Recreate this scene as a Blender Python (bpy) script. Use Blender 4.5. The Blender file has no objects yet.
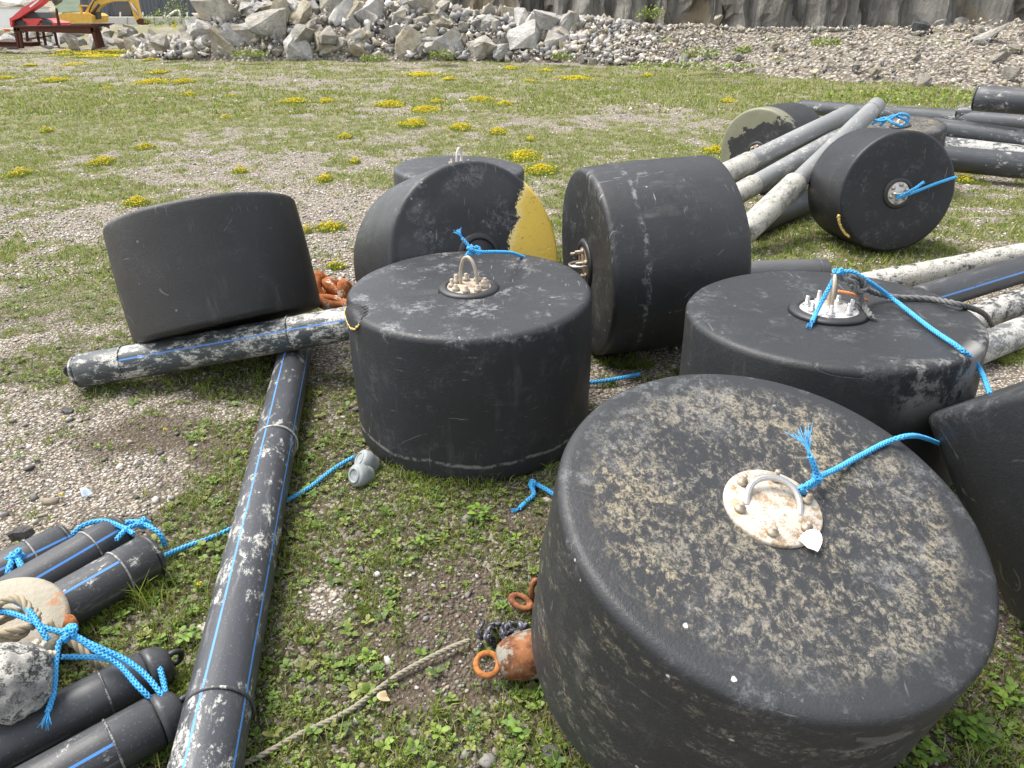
import bpy, bmesh, math, random
import numpy as np
from mathutils import Vector, Matrix, noise as mnoise
random.seed(7)
rng = np.random.default_rng(11)
R = math.radians
scene = bpy.context.scene
COL = scene.collection

# ------------------------------------------------------------------ camera, sky, sun, exposure
FPX = 740.0; CAMH = 1.6; PITCH = math.atan((384 - 8) / FPX)
cam = bpy.data.cameras.new('camera'); camo = bpy.data.objects.new('camera', cam); COL.objects.link(camo)
camo.location = (0, 0, CAMH); camo.rotation_euler = (math.pi/2 - PITCH, 0, 0)
cam.sensor_width = 36; cam.lens = FPX/1024*36; cam.clip_start = 0.05; cam.clip_end = 3000
scene.camera = camo
SUN_EL, SUN_AZ = 62.0, -68.0        # azimuth measured from +Y (view direction) towards +X
w = bpy.data.worlds.new('World'); scene.world = w; w.use_nodes = True
nt = w.node_tree; nt.nodes.clear()
sky = nt.nodes.new('ShaderNodeTexSky'); sky.sky_type = 'NISHITA'; sky.sun_disc = False
sky.sun_elevation = R(SUN_EL); sky.sun_rotation = R(SUN_AZ)
sky.air_density = 1.0; sky.dust_density = 1.5; sky.ozone_density = 1.0
hs = nt.nodes.new('ShaderNodeHueSaturation'); hs.inputs['Saturation'].default_value = 0.30
bg = nt.nodes.new('ShaderNodeBackground'); bg.inputs['Strength'].default_value = 0.09
wo = nt.nodes.new('ShaderNodeOutputWorld')
nt.links.new(sky.outputs[0], hs.inputs['Color']); nt.links.new(hs.outputs[0], bg.inputs[0]); nt.links.new(bg.outputs[0], wo.inputs[0])
sun = bpy.data.lights.new('sun', 'SUN'); suno = bpy.data.objects.new('sun', sun); COL.objects.link(suno)
sun.energy = 1.5; sun.angle = R(28); sun.color = (1.0, 0.95, 0.88)
sd = Vector((math.sin(R(SUN_AZ))*math.cos(R(SUN_EL)), math.cos(R(SUN_AZ))*math.cos(R(SUN_EL)), math.sin(R(SUN_EL))))
suno.rotation_euler = sd.to_track_quat('Z', 'Y').to_euler()
vs = scene.view_settings
vs.view_transform = 'Standard'; vs.look = 'None'; vs.gamma = 1.0; vs.exposure = 2.1; vs.use_curve_mapping = False
scene.cycles.max_bounces = 6; scene.cycles.transparent_max_bounces = 4
scene.cycles.use_denoising = True

# ------------------------------------------------------------------ pixel -> world helpers
_c, _s = math.cos(PITCH), math.sin(PITCH)
FW = Vector((0, _c, -_s)); UP = Vector((0, _s, _c)); RT = Vector((1, 0, 0)); CAM = Vector((0, 0, CAMH))
def ray(x, y): return FW + RT*((x-512)/FPX) - UP*((y-384)/FPX)
def gp(x, y, z=0.0):
    d = ray(x, y); return CAM + d*((z-CAMH)/d.z)
def wp(x, y, dist):                     # point of the ray at ground distance y = dist
    d = ray(x, y); return CAM + d*(dist/d.y)
def on_plane(x, y, p, n):
    d = ray(x, y); return CAM + d*((p-CAM).dot(n)/d.dot(n))

# ------------------------------------------------------------------ numpy noise
def _hash(ix, iy, seed):
    h = (ix.astype(np.int64)*374761393 + iy.astype(np.int64)*668265263 + seed*974634777) & 0xffffffff
    h = ((h ^ (h >> 13))*1274126177) & 0xffffffff
    return ((h ^ (h >> 16)) & 0xffffff)/float(0xffffff)
def vnoise(x, y, seed=0):
    x = np.asarray(x, float); y = np.asarray(y, float)
    ix = np.floor(x); iy = np.floor(y); fx = x-ix; fy = y-iy
    fx = fx*fx*(3-2*fx); fy = fy*fy*(3-2*fy)
    a = _hash(ix, iy, seed); b = _hash(ix+1, iy, seed); c = _hash(ix, iy+1, seed); d = _hash(ix+1, iy+1, seed)
    return a+(b-a)*fx+(c-a)*fy+(a-b-c+d)*fx*fy
def fbm(x, y, seed=0, o=4):
    t = 0; amp = .5; n = 0
    for i in range(o):
        t = t+amp*vnoise(x, y, seed+i*17); n += amp; amp *= .5; x = np.asarray(x)*2.03+3.1; y = np.asarray(y)*2.03+1.7
    return t/n
def sstep(a, b, x):
    t = np.clip((x-a)/(b-a), 0, 1); return t*t*(3-2*t)

# ------------------------------------------------------------------ object helpers
def tag(o, label=None, cat=None, group=None, kind=None):
    if label: o['label'] = label
    if cat: o['category'] = cat
    if group: o['group'] = group
    if kind: o['kind'] = kind
    return o
def link(o, parent=None):
    COL.objects.link(o)
    if parent is not None: o.parent = parent
    return o
def empty(name, M=None):
    o = bpy.data.objects.new(name, None); o.empty_display_size = .1
    if M is not None: o.matrix_world = M
    return link(o)
def mesh(name, V, F, mat=None, smooth=True):
    me = bpy.data.meshes.new(name); me.from_pydata([tuple(v) for v in V], [], F)
    if mat: me.materials.append(mat)
    if smooth: me.polygons.foreach_set('use_smooth', [True]*len(me.polygons))
    me.update(); return me
def mobj(name, VF, mat, parent=None, smooth=True, M=None):
    o = bpy.data.objects.new(name, mesh(name, VF[0], VF[1], mat, smooth))
    if M is not None: o.matrix_world = M
    return link(o, parent)
def np_obj(name, V, loops, starts, totals, mat, col=None, parent=None, smooth=False):
    me = bpy.data.meshes.new(name)
    me.vertices.add(len(V)); me.vertices.foreach_set('co', np.ascontiguousarray(V, dtype=np.float32).ravel())
    me.loops.add(len(loops)); me.loops.foreach_set('vertex_index', np.asarray(loops, dtype=np.int32))
    me.polygons.add(len(starts)); me.polygons.foreach_set('loop_start', np.asarray(starts, dtype=np.int32))
    me.polygons.foreach_set('loop_total', np.asarray(totals, dtype=np.int32))
    if smooth: me.polygons.foreach_set('use_smooth', np.ones(len(starts), dtype=bool))
    me.update(calc_edges=True); me.materials.append(mat)
    if col is not None:
        ca = me.color_attributes.new('Col', 'FLOAT_COLOR', 'POINT')
        c4 = np.ones((len(V), 4), dtype=np.float32); c4[:, :col.shape[1]] = col
        ca.data.foreach_set('color', c4.ravel())
    return link(bpy.data.objects.new(name, me), parent)
def tris_obj(name, V, T, mat, col=None, parent=None, smooth=False):
    n = len(T); return np_obj(name, V, T.ravel(), np.arange(n)*3, np.full(n, 3), mat, col, parent, smooth)
def lathe(prof, seg=64, a0=0.0):
    V = []; F = []; n = len(prof)
    for k in range(seg):
        a = a0+2*math.pi*k/seg; ca, sa = math.cos(a), math.sin(a)
        for r, z in prof: V.append((r*ca, r*sa, z))
    for k in range(seg):
        b = ((k+1) % seg)*n; a = k*n
        for i in range(n-1): F.append((a+i, b+i, b+i+1, a+i+1))
    if prof[0][0] > 1e-6: F.append(tuple(k*n for k in range(seg))[::-1])
    if prof[-1][0] > 1e-6: F.append(tuple(k*n+n-1 for k in range(seg)))
    return V, F
def box(x0, x1, y0, y1, z0, z1):
    V = [(x, y, z) for x in (x0, x1) for y in (y0, y1) for z in (z0, z1)]
    return V, [(0, 1, 3, 2), (4, 6, 7, 5), (0, 4, 5, 1), (2, 3, 7, 6), (0, 2, 6, 4), (1, 5, 7, 3)]
def join(*vfs):
    V = []; F = []
    for v, f in vfs:
        b = len(V); V += [tuple(x) for x in v]; F += [tuple(i+b for i in q) for q in f]
    return V, F
def frames(pts):
    P = np.asarray(pts, float); T = np.gradient(P, axis=0); T /= np.linalg.norm(T, axis=1)[:, None]+1e-12
    n = np.cross(T[0], [0, 0, 1.0])
    if np.linalg.norm(n) < .1: n = np.cross(T[0], [1.0, 0, 0])
    n /= np.linalg.norm(n); N = [n]
    for i in range(1, len(P)):
        n = N[-1]-T[i]*N[-1].dot(T[i]); n /= np.linalg.norm(n)+1e-12; N.append(n)
    N = np.array(N); return P, T, N, np.cross(T, N)
def tube(pts, r, seg=8, closed=False):
    P, T, N, B = frames(pts); n = len(P); r = np.broadcast_to(np.asarray(r, float), (n,))
    a = np.linspace(0, 2*np.pi, seg, endpoint=False)
    V = (P[:, None]+r[:, None, None]*(np.cos(a)[None, :, None]*N[:, None]+np.sin(a)[None, :, None]*B[:, None])).reshape(-1, 3)
    F = []
    for i in range(n if closed else n-1):
        j = (i+1) % n
        for k in range(seg):
            F.append((i*seg+k, i*seg+(k+1) % seg, j*seg+(k+1) % seg, j*seg+k))
    if not closed:
        F.append(tuple(range(seg))[::-1]); F.append(tuple((n-1)*seg+k for k in range(seg)))
    return [tuple(v) for v in V], F
def torus(Rr, r, seg=32, rs=10, a0=0, a1=2*math.pi, zs=1.0):
    full = abs(a1-a0-2*math.pi) < 1e-6
    a = np.linspace(a0, a1, seg, endpoint=not full)
    pts = np.stack([Rr*np.cos(a), Rr*np.sin(a)*zs, 0*a], 1)
    if full:
        V = []; F = []
        for i in range(seg):
            c = np.array([math.cos(a[i]), math.sin(a[i])*zs, 0]); 
            for k in range(rs):
                b = 2*math.pi*k/rs; V.append(tuple(pts[i]+r*(c*math.cos(b)+np.array([0, 0, 1])*math.sin(b))))
            for k in range(rs):
                j = (i+1) % seg; F.append((i*rs+k, j*rs+k, j*rs+(k+1) % rs, i*rs+(k+1) % rs))
        return V, F
    return tube(pts, r, rs)
def xf(VF, M): return [tuple(M @ Vector(v)) for v in VF[0]], VF[1]
def catmull(pts, step=.01):
    P = [np.array(p, float) for p in pts]; P = [2*P[0]-P[1]]+P+[2*P[-1]-P[-2]]; out = []
    for i in range(1, len(P)-2):
        p0, p1, p2, p3 = P[i-1:i+3]; n = max(2, int(np.linalg.norm(p2-p1)/step))
        for k in range(n):
            t = k/n; out.append(.5*(2*p1+(p2-p0)*t+(2*p0-5*p1+4*p2-p3)*t*t+(3*p1-p0-3*p2+p3)*t**3))
    out.append(P[-2]); return np.array(out)
def resample(P, step):
    d = np.r_[0, np.cumsum(np.linalg.norm(np.diff(P, axis=0), axis=1))]; n = max(2, int(d[-1]/step)+1)
    s = np.linspace(0, d[-1], n); return np.stack([np.interp(s, d, P[:, k]) for k in range(3)], 1), s

# ------------------------------------------------------------------ material helpers
class NT:
    def __init__(s, name):
        s.m = bpy.data.materials.new(name); s.m.use_nodes = True; s.t = s.m.node_tree; s.t.nodes.clear()
        s.out = s.n('ShaderNodeOutputMaterial'); s.b = s.n('ShaderNodeBsdfPrincipled'); s.l(s.b.outputs[0], s.out.inputs[0])
        s.tc = s.n('ShaderNodeTexCoord').outputs['Object']
    def n(s, t, **kw):
        x = s.t.nodes.new(t)
        for k, v in kw.items(): setattr(x, k, v)
        return x
    def l(s, a, b): s.t.links.new(a, b)
    def put(s, sock, v):
        if v is None: return
        if hasattr(v, 'is_linked') or isinstance(v, bpy.types.NodeSocket): s.l(v, sock)
        elif isinstance(v, (tuple, list)) and len(v) == 3 and sock.type == 'RGBA': sock.default_value = (*v, 1)
        else: sock.default_value = v
    def math(s, op, a, b=None, c=None):
        x = s.n('ShaderNodeMath', operation=op); s.put(x.inputs[0], a); s.put(x.inputs[1], b); s.put(x.inputs[2], c); return x.outputs[0]
    def noise(s, scale, detail=4, rough=.6, vec=None, dist=0, st=(1, 1, 1), off=(0, 0, 0)):
        v = vec if vec is not None else s.tc
        mp = s.n('ShaderNodeMapping'); s.l(v, mp.inputs[0]); mp.inputs['Scale'].default_value = st; mp.inputs['Location'].default_value = off
        x = s.n('ShaderNodeTexNoise'); s.l(mp.outputs[0], x.inputs['Vector']); x.inputs['Scale'].default_value = scale
        x.inputs['Detail'].default_value = detail; x.inputs['Roughness'].default_value = rough; x.inputs['Distortion'].default_value = dist
        return x.outputs['Fac']
    def voro(s, scale, rnd=1.0, feature='F1', st=(1, 1, 1)):
        mp = s.n('ShaderNodeMapping'); s.l(s.tc, mp.inputs[0]); mp.inputs['Scale'].default_value = st
        x = s.n('ShaderNodeTexVoronoi', feature=feature); s.l(mp.outputs[0], x.inputs['Vector']); x.inputs['Scale'].default_value = scale
        return x.outputs['Distance'], x.outputs['Color'] if 'Color' in x.outputs else None
    def ss(s, v, a, b):
        x = s.n('ShaderNodeMapRange', interpolation_type='SMOOTHSTEP'); s.put(x.inputs[0], v)
        if a <= b: x.inputs[1].default_value = a; x.inputs[2].default_value = b
        else: x.inputs[1].default_value = b; x.inputs[2].default_value = a; x.inputs[3].default_value = 1; x.inputs[4].default_value = 0
        return x.outputs[0]
    def mix(s, f, a, b):
        x = s.n('ShaderNodeMix', data_type='RGBA'); s.put(x.inputs[0], f); s.put(x.inputs[6], a); s.put(x.inputs[7], b); return x.outputs[2]
    def xyz(s):
        x = s.n('ShaderNodeSeparateXYZ'); s.l(s.tc, x.inputs[0]); return x.outputs
    def attr(s, name='Col'):
        x = s.n('ShaderNodeAttribute'); x.attribute_name = name; return x.outputs['Color']
    def bump(s, h, strength=.3, dist=.01):
        x = s.n('ShaderNodeBump'); s.put(x.inputs['Height'], h); x.inputs['Strength'].default_value = strength; x.inputs['Distance'].default_value = dist
        s.l(x.outputs[0], s.b.inputs['Normal'])
    def done(s, col, rough=.6, metal=0, spec=None):
        s.put(s.b.inputs['Base Color'], col); s.put(s.b.inputs['Roughness'], rough); s.put(s.b.inputs['Metallic'], metal)
        if spec is not None: s.b.inputs['Specular IOR Level'].default_value = spec
        return s.m

def simple(name, col, rough=.6, metal=0, var=.25, scale=12, bump=.15, spec=None):
    t = NT(name); n = t.noise(scale, 5, .65)
    c = t.mix(n, tuple(x*(1-var) for x in col), tuple(min(1, x*(1+var)) for x in col))
    t.bump(t.noise(scale*6, 3), bump, .004); return t.done(c, rough, metal, spec)

def rubber(name, base=(.028, .029, .031), dep=0.0, depc=(.29, .245, .16), dust=.5, dots=.0, rings=0.0, extra=None, seed=0.0, streak=0.3, rim=.47, H=.6):
    """weathered black polyethylene; dep = amount of dried fouling on the flat face, dots = barnacle scars"""
    t = NT(name); o = (seed*3.7, seed*1.9, seed*2.3)
    x, y, z = t.xyz()
    rad = t.math('SQRT', t.math('ADD', t.math('MULTIPLY', x, x), t.math('MULTIPLY', y, y)))
    n1 = t.noise(2.6, 5, .6, off=o); n2 = t.noise(38, 4, .7, off=o)
    base = tuple(v*.8 for v in base); c = t.mix(n1, tuple(v*.7 for v in base), tuple(v*1.5 for v in base)); top = t.ss(z, H-.05, H-.02)
    # chalky bloom
    bl = t.math('MULTIPLY', t.ss(t.noise(6.5, 8, .78, off=o, dist=.15), .50, .64), t.math('MULTIPLY', t.ss(n2, .40, .58), t.ss(t.noise(150, 5, .8, off=o), .36, .56)))
    c = t.mix(t.math('MULTIPLY', bl, t.math('MULTIPLY_ADD', top, .62*dust, .16*dust)), c, (.20, .20, .20))
    # dragged scratches round the barrel and straight ones on the faces
    sc = t.math('MULTIPLY', t.ss(t.noise(9, 4, .7, off=o, st=(1, 1, 9)), .63, .72), t.ss(t.noise(3, 3, off=(o[1], 4, 1)), .5, .62))
    c = t.mix(t.math('MULTIPLY', sc, streak), c, (.26, .25, .24))
    s2 = t.math('MULTIPLY', t.ss(t.noise(14, 2, .5, off=o, st=(7, .6, .6)), .68, .72), t.ss(t.noise(2.2, 2, off=(3, o[0], 1)), .52, .6))
    c = t.mix(t.math('MULTIPLY', s2, streak*.8), c, (.3, .29, .28))
    dr = t.math('MULTIPLY', t.ss(t.noise(16, 5, .7, off=o, st=(1, 1, .10)), .54, .70), t.ss(t.noise(3.5, 4, .6, off=(o[2], 1, 6)), .44, .62))
    c = t.mix(t.math('MULTIPLY', t.math('MULTIPLY', dr, t.math('SUBTRACT', 1, top)), .40*streak+.12), c, (.13, .128, .12))
    fl = t.math('MULTIPLY', t.ss(t.noise(70, 5, .8, off=o, st=(1, 1, 2)), .66, .70), t.ss(t.noise(6, 4, .7, off=(o[1], 7, 2)), .50, .60))
    c = t.mix(t.math('MULTIPLY', fl, .55), c, (.36, .35, .33))
    gou = t.math('MULTIPLY', t.ss(t.math('ABSOLUTE', t.math('SUBTRACT', t.noise(2.0, 1, .4, off=(o[2], o[0], 3), st=(.35, 1.6, 1.5)), .5)), .005, .0015), t.ss(t.noise(7, 4, .7, off=(2, o[2], o[1])), .52, .60))
    c = t.mix(t.math('MULTIPLY', gou, t.math('MULTIPLY_ADD', top, -.24, .28)), c, (.24, .235, .22))
    if rings:
        wv = t.math('SINE', t.math('MULTIPLY', z, 210)); wz = t.ss(t.math('MULTIPLY', wv, t.noise(4, 3, off=o)), .32, .5)
        c = t.mix(t.math('MULTIPLY', wz, rings), c, (.15, .15, .15))
    if dep:
        warp = t.noise(44, 9, .80, off=o, dist=.45, st=(1, .7, 1)); big = t.noise(8.5, 5, .66, off=o, dist=.2)
        m = t.ss(t.math('ADD', t.math('MULTIPLY', warp, .8), t.math('MULTIPLY', big, .28)), .565-.05*dep, .655-.05*dep)
        fine = t.ss(t.noise(120, 5, .8, off=o, dist=.3), .38, .56); m = t.math('MULTIPLY', m, fine)
        edge = t.ss(t.math('ADD', rad, t.math('MULTIPLY', big, .08)), rim*1.0, rim*.86)
        side = t.math('MULTIPLY', t.ss(t.noise(9, 7, .78, off=o, st=(1, 1, 2.2), dist=.2), .47, .62), .95)
        m = t.math('MULTIPLY', m, t.math('ADD', t.math('MULTIPLY', top, edge), t.math('MULTIPLY', t.math('SUBTRACT', 1, top), side)))
        dc = t.mix(t.noise(6, 3, off=(1, o[0], 2)), (.22, .215, .20), depc); dc = t.mix(t.ss(t.noise(3.3, 2, off=(9, 2, o[1])), .5, .66), dc, tuple(v*1.25 for v in depc))
        c = t.mix(t.math('MULTIPLY', m, t.math('MULTIPLY_ADD', t.noise(12, 4, .6, off=o), .7, .3)), c, dc)
    if dots:
        d, _ = t.voro(13); d2 = t.math('ADD', d, t.math('MULTIPLY', t.noise(60, 2), .12))
        m = t.math('MULTIPLY', t.ss(d2, .135, .105), t.ss(t.noise(5, 2, off=o), .5, .56))
        c = t.mix(t.math('MULTIPLY', m, dots), c, (.62, .62, .6))
    if extra: c = extra(t, c, x, y, z, rad)
    rgh = t.mix(t.noise(7, 4, off=o), (.30, .30, .30), (.66, .66, .66))
    t.bump(t.math('ADD', t.math('MULTIPLY', n2, .5), t.math('ADD', t.noise(140, 3, .7), t.math('SUBTRACT', t.math('MULTIPLY', n1, 3.0), gou))), .28, .006)
    return t.done(c, rgh, 0, .34)

def paint_yellow(t, c, x, y, z, rad):
    e = t.math('ADD', x, t.math('ADD', t.math('MULTIPLY', y, -.22), t.math('MULTIPLY', t.math('SUBTRACT', t.noise(9, 9, .8, dist=.3), .5), .24)))
    m = t.math('MULTIPLY', t.ss(e, .143, .148), t.ss(z, .50, .515))
    m = t.math('MULTIPLY', m, t.ss(t.noise(26, 6, .7), .30, .34))
    yc = t.mix(t.noise(9, 5), (.74, .48, .06), (.84, .60, .13)); yc = t.mix(t.ss(t.noise(70, 3), .62, .7), yc, (.42, .3, .06)); yc = t.mix(t.math('MULTIPLY', t.ss(t.noise(16, 7, .8, off=(4, 4, 4)), .6, .68), .7), yc, (.10, .08, .04)); yc = t.mix(t.math('MULTIPLY', t.ss(e, .19, .15), .5), yc, (.9, .78, .4))
    return t.mix(m, c, yc)
def paint_olive(t, c, x, y, z, rad):
    e = t.math('ADD', rad, t.math('ADD', t.math('MULTIPLY', x, -.28), t.math('MULTIPLY', y, .45)))
    e = t.math('ADD', e, t.math('MULTIPLY', t.math('SUBTRACT', t.math('ADD', t.math('MULTIPLY', t.noise(5, 4, .6, dist=.4), .8), t.math('MULTIPLY', t.noise(26, 5, .7), .2)), .5), .62))
    m = t.math('MULTIPLY', t.ss(e, .385, .392), t.ss(z, .5, .54))
    oc = t.mix(t.noise(8, 5), (.13, .13, .085), (.23, .22, .15)); return t.mix(m, c, oc)

def pe_pipe(name, r, stripes=(), white=0.0, base=(.03, .031, .033), z0=-1e3, z1=1e3, seed=0, wc=(.46, .45, .41), sw=.05, sz=-1e3):
    """black pipe; stripes = angles (rad) of the co-extruded blue lines; white = amount of dried fouling"""
    t = NT(name); x, y, z = t.xyz(); o = (seed*2.1, seed*1.3, seed*.7)
    n1 = t.noise(4, 5, off=o, st=(1, 1, .4)); c = t.mix(n1, tuple(v*.7 for v in base), tuple(v*1.9 for v in base))
    sc = t.ss(t.noise(26, 4, .7, off=o, st=(1, 1, .12)), .58, .7); c = t.mix(t.math('MULTIPLY', sc, .5), c, (.17, .17, .17))
    speck = t.ss(t.noise(150, 3, .7, off=o), .60, .68); c = t.mix(t.math('MULTIPLY', speck, .35), c, (.22, .22, .21))
    if white:
        a = t.noise(22, 8, .82, off=o, dist=.15, st=(1, 1, .55)); b = t.noise(3.2, 4, .6, off=(o[1], 2, o[0]))
        m = t.ss(t.math('ADD', t.math('MULTIPLY', a, .8), t.math('MULTIPLY', b, .4)), .685-.16*white, .74-.13*white)
        m = t.math('MULTIPLY', m, t.math('ADD', t.math('MULTIPLY', t.ss(z, z0-.1, z0+.1), t.ss(z, z1+.1, z1-.1)), 0))
        m = t.math('MULTIPLY', m, t.ss(t.noise(90, 5, .8, off=o), .34+.08*(1-white), .52))
        cc = t.mix(t.noise(11, 5, off=o), tuple(v*.72 for v in wc), tuple(v*1.15 for v in wc)); c = t.mix(m, c, cc)
    mud = t.math('MULTIPLY', t.ss(t.math('ADD', x, t.math('MULTIPLY', t.noise(9, 5, .7, off=o, st=(1, 1, .4)), r*1.2)), r*.15, -r*.35), .6); c = t.mix(mud, c, (.12, .10, .075))
    if stripes:
        ang = t.math('ARCTAN2', y, x)
        for s in stripes:
            d = t.math('ABSOLUTE', t.math('SUBTRACT', ang, s))
            m = t.math('MULTIPLY', t.math('MULTIPLY', t.ss(d, sw*1.25, sw*.85), t.math('GREATER_THAN', z, sz)), t.ss(t.noise(50, 3, st=(1, 1, .3)), .25, .4))
            c = t.mix(t.math('MULTIPLY', m, .9), c, (.07, .24, .60))
    t.bump(t.math('ADD', t.noise(60, 4, st=(1, 1, .3)), t.math('MULTIPLY', n1, 2)), .2, .004)
    return t.done(c, t.mix(n1, (.32, .32, .32), (.6, .6, .6)), 0, .45)

def vcol(name, rough=.85, trans=0.0, bump=0.0, bs=60, var=.3, spec=.25):
    t = NT(name); a = t.attr(); n = t.noise(bs, 3)
    c = t.mix(n, (1-var, 1-var, 1-var), (1+var, 1+var, 1+var))
    mx = t.n('ShaderNodeMix', data_type='RGBA', blend_type='MULTIPLY'); mx.inputs[0].default_value = 1; t.l(a, mx.inputs[6]); t.l(c, mx.inputs[7]); mx.clamp_result = False
    if bump: t.bump(n, bump, .004)
    m = t.done(mx.outputs[2], rough, 0, spec)
    if trans:
        tr = t.n('ShaderNodeBsdfTranslucent'); t.l(mx.outputs[2], tr.inputs[0]); ms = t.n('ShaderNodeMixShader'); ms.inputs[0].default_value = trans
        t.l(t.b.outputs[0], ms.inputs[1]); t.l(tr.outputs[0], ms.inputs[2]); t.l(ms.outputs[0], t.out.inputs[0])
    return m
def rust(name, a=(.16, .055, .022), b=(.42, .17, .05), hi=(.5, .42, .33), hip=.62, rough=.85):
    t = NT(name); c = t.mix(t.ss(t.noise(26, 7, .75), .38, .62), a, b); c = t.mix(t.ss(t.noise(15, 7, .75, off=(3, 1, 2)), hip, hip+.07), c, hi)
    t.bump(t.noise(90, 5, .7), .5, .004); return t.done(c, rough, 0, .2)
def metal_plate(name, col=(.62, .60, .55), dirt=.6):
    t = NT(name); n = t.noise(28, 6, .7); c = t.mix(n, tuple(v*.6 for v in col), tuple(min(.9, v*1.25) for v in col))
    c = t.mix(t.math('MULTIPLY', t.ss(t.noise(34, 7, .8, off=(5, 2, 1)), .48, .58), dirt*.85), c, (.27, .17, .085))
    c = t.mix(t.math('MULTIPLY', t.ss(t.noise(15, 6, .75, off=(1, 7, 2)), .58, .66), dirt), c, (.32, .085, .025))
    t.bump(t.noise(120, 4), .4, .002); return t.done(c, .55, .25)

M_STEEL = simple('stainless_steel', (.55, .53, .50), .32, .85, .2, 60, .1)
M_DSTEEL = simple('stained_steel', (.36, .30, .23), .5, .5, .5, 70, .3)
M_BLUE = simple('blue_rope', (.05, .32, .62), .65, 0, .55, 45, .2)
M_TEAL = simple('faded_blue_rope', (.10, .40, .62), .6, 0, .3, 90, .1)
M_GREY_ROPE = simple('grey_rope', (.12, .12, .115), .8, 0, .75, 55, .2)
M_OLD_ROPE = simple('old_rope', (.30, .25, .17), .9, 0, .35, 90, .3)
M_RUST = rust('orange_rust'); M_RUST_DK = rust('dark_rust', (.05, .022, .016), (.12, .045, .03), (.16, .08, .05), .7)
M_BLACK = simple('black_rubber', (.02, .02, .021), .5, 0, .4, 30, .2)
M_FOAM = simple('yellow_foam', (.60, .42, .13), .9, 0, .35, 60, .4)
M_TEAR_SHADE = simple('tear_shade', (.012, .012, .012), .8, 0, .5, 40, .3)

# ------------------------------------------------------------------ ground
def gh(x, y):                           # ground height, also used to seat small things
    x = np.asarray(x, float); y = np.asarray(y, float)
    far = sstep(4, 14, y)
    return (fbm(x*1.3, y*1.3, 3, 3)-.5)*(.03+.10*far)+(fbm(x*9, y*9, 5, 2)-.5)*.012-.004
def blobs(lst, x, y):
    t = np.zeros_like(np.asarray(x, float))
    for px, py, rr, a in lst:
        p = gp(px, py); t += a*np.exp(-((x-p.x)**2+(y-p.y)**2)/(rr*rr))
    return t
GB = [(30, 110, 3.6, .24), (150, 125, 2.2, .14), (60, 250, .7, .08), (60, 190, .9, .08), (40, 300, .5, .10), (300, 480, .28, .30), (420, 520, .25, .20), (330, 560, .28, .20), (240, 680, .25, .14),
      (480, 740, .3, .12), (560, 130, 2.5, .10), (700, 80, 5, .16), (900, 95, 3, .18), (840, 235, .7, .16), (990, 220, .7, .10), (980, 740, .3, .35), (200, 560, .2, .1), (140, 610, .3, .18),
      (110, 470, .55, -.16), (60, 390, .6, -.08), (320, 620, .14, -.08), (420, 660, .2, -.11), (390, 720, .2, -.06), (300, 200, 1.6, -.10), (250, 140, 2.5, -.06), (640, 120, 1.6, -.06), (1000, 360, .5, -.15), (960, 395, .4, -.1), (400, 580, .18, -.05), (470, 590, .18, -.09), (120, 250, .8, -.05)]
DB = [(400, 640, .3, .22), (450, 560, .3, .16), (250, 540, .22, .4), (290, 700, .28, .35), (330, 470, .2, .3), (500, 520, .25, .25), (180, 490, .3, .2), (560, 720, .3, .2), (990, 690, .4, .5), (450, 740, .2, .2), (160, 600, .25, .4)]  # right-edge blob paints the drums' shade into the soil colour
def gmask(x, y):                        # 0 bare gravel .. 1 full plant cover
    n = fbm(x*5.2, y*5.2, 21, 4)*.50+fbm(x*1.7, y*1.7, 29, 3)*.26+fbm(x*.5, y*.5, 33, 3)*.24
    return sstep(.415, .585, n+blobs(GB, x, y)*.9+.008*sstep(3.5, 7, y))
def dmask(x, y):                        # dark soil, plus shade painted on the ground right of drum A
    return np.clip(sstep(.50, .66, fbm(x*3, y*3, 57, 3)*.9+blobs(DB, x, y)), 0, 1)*(1-sstep(2.4, 5.5, y))

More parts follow.
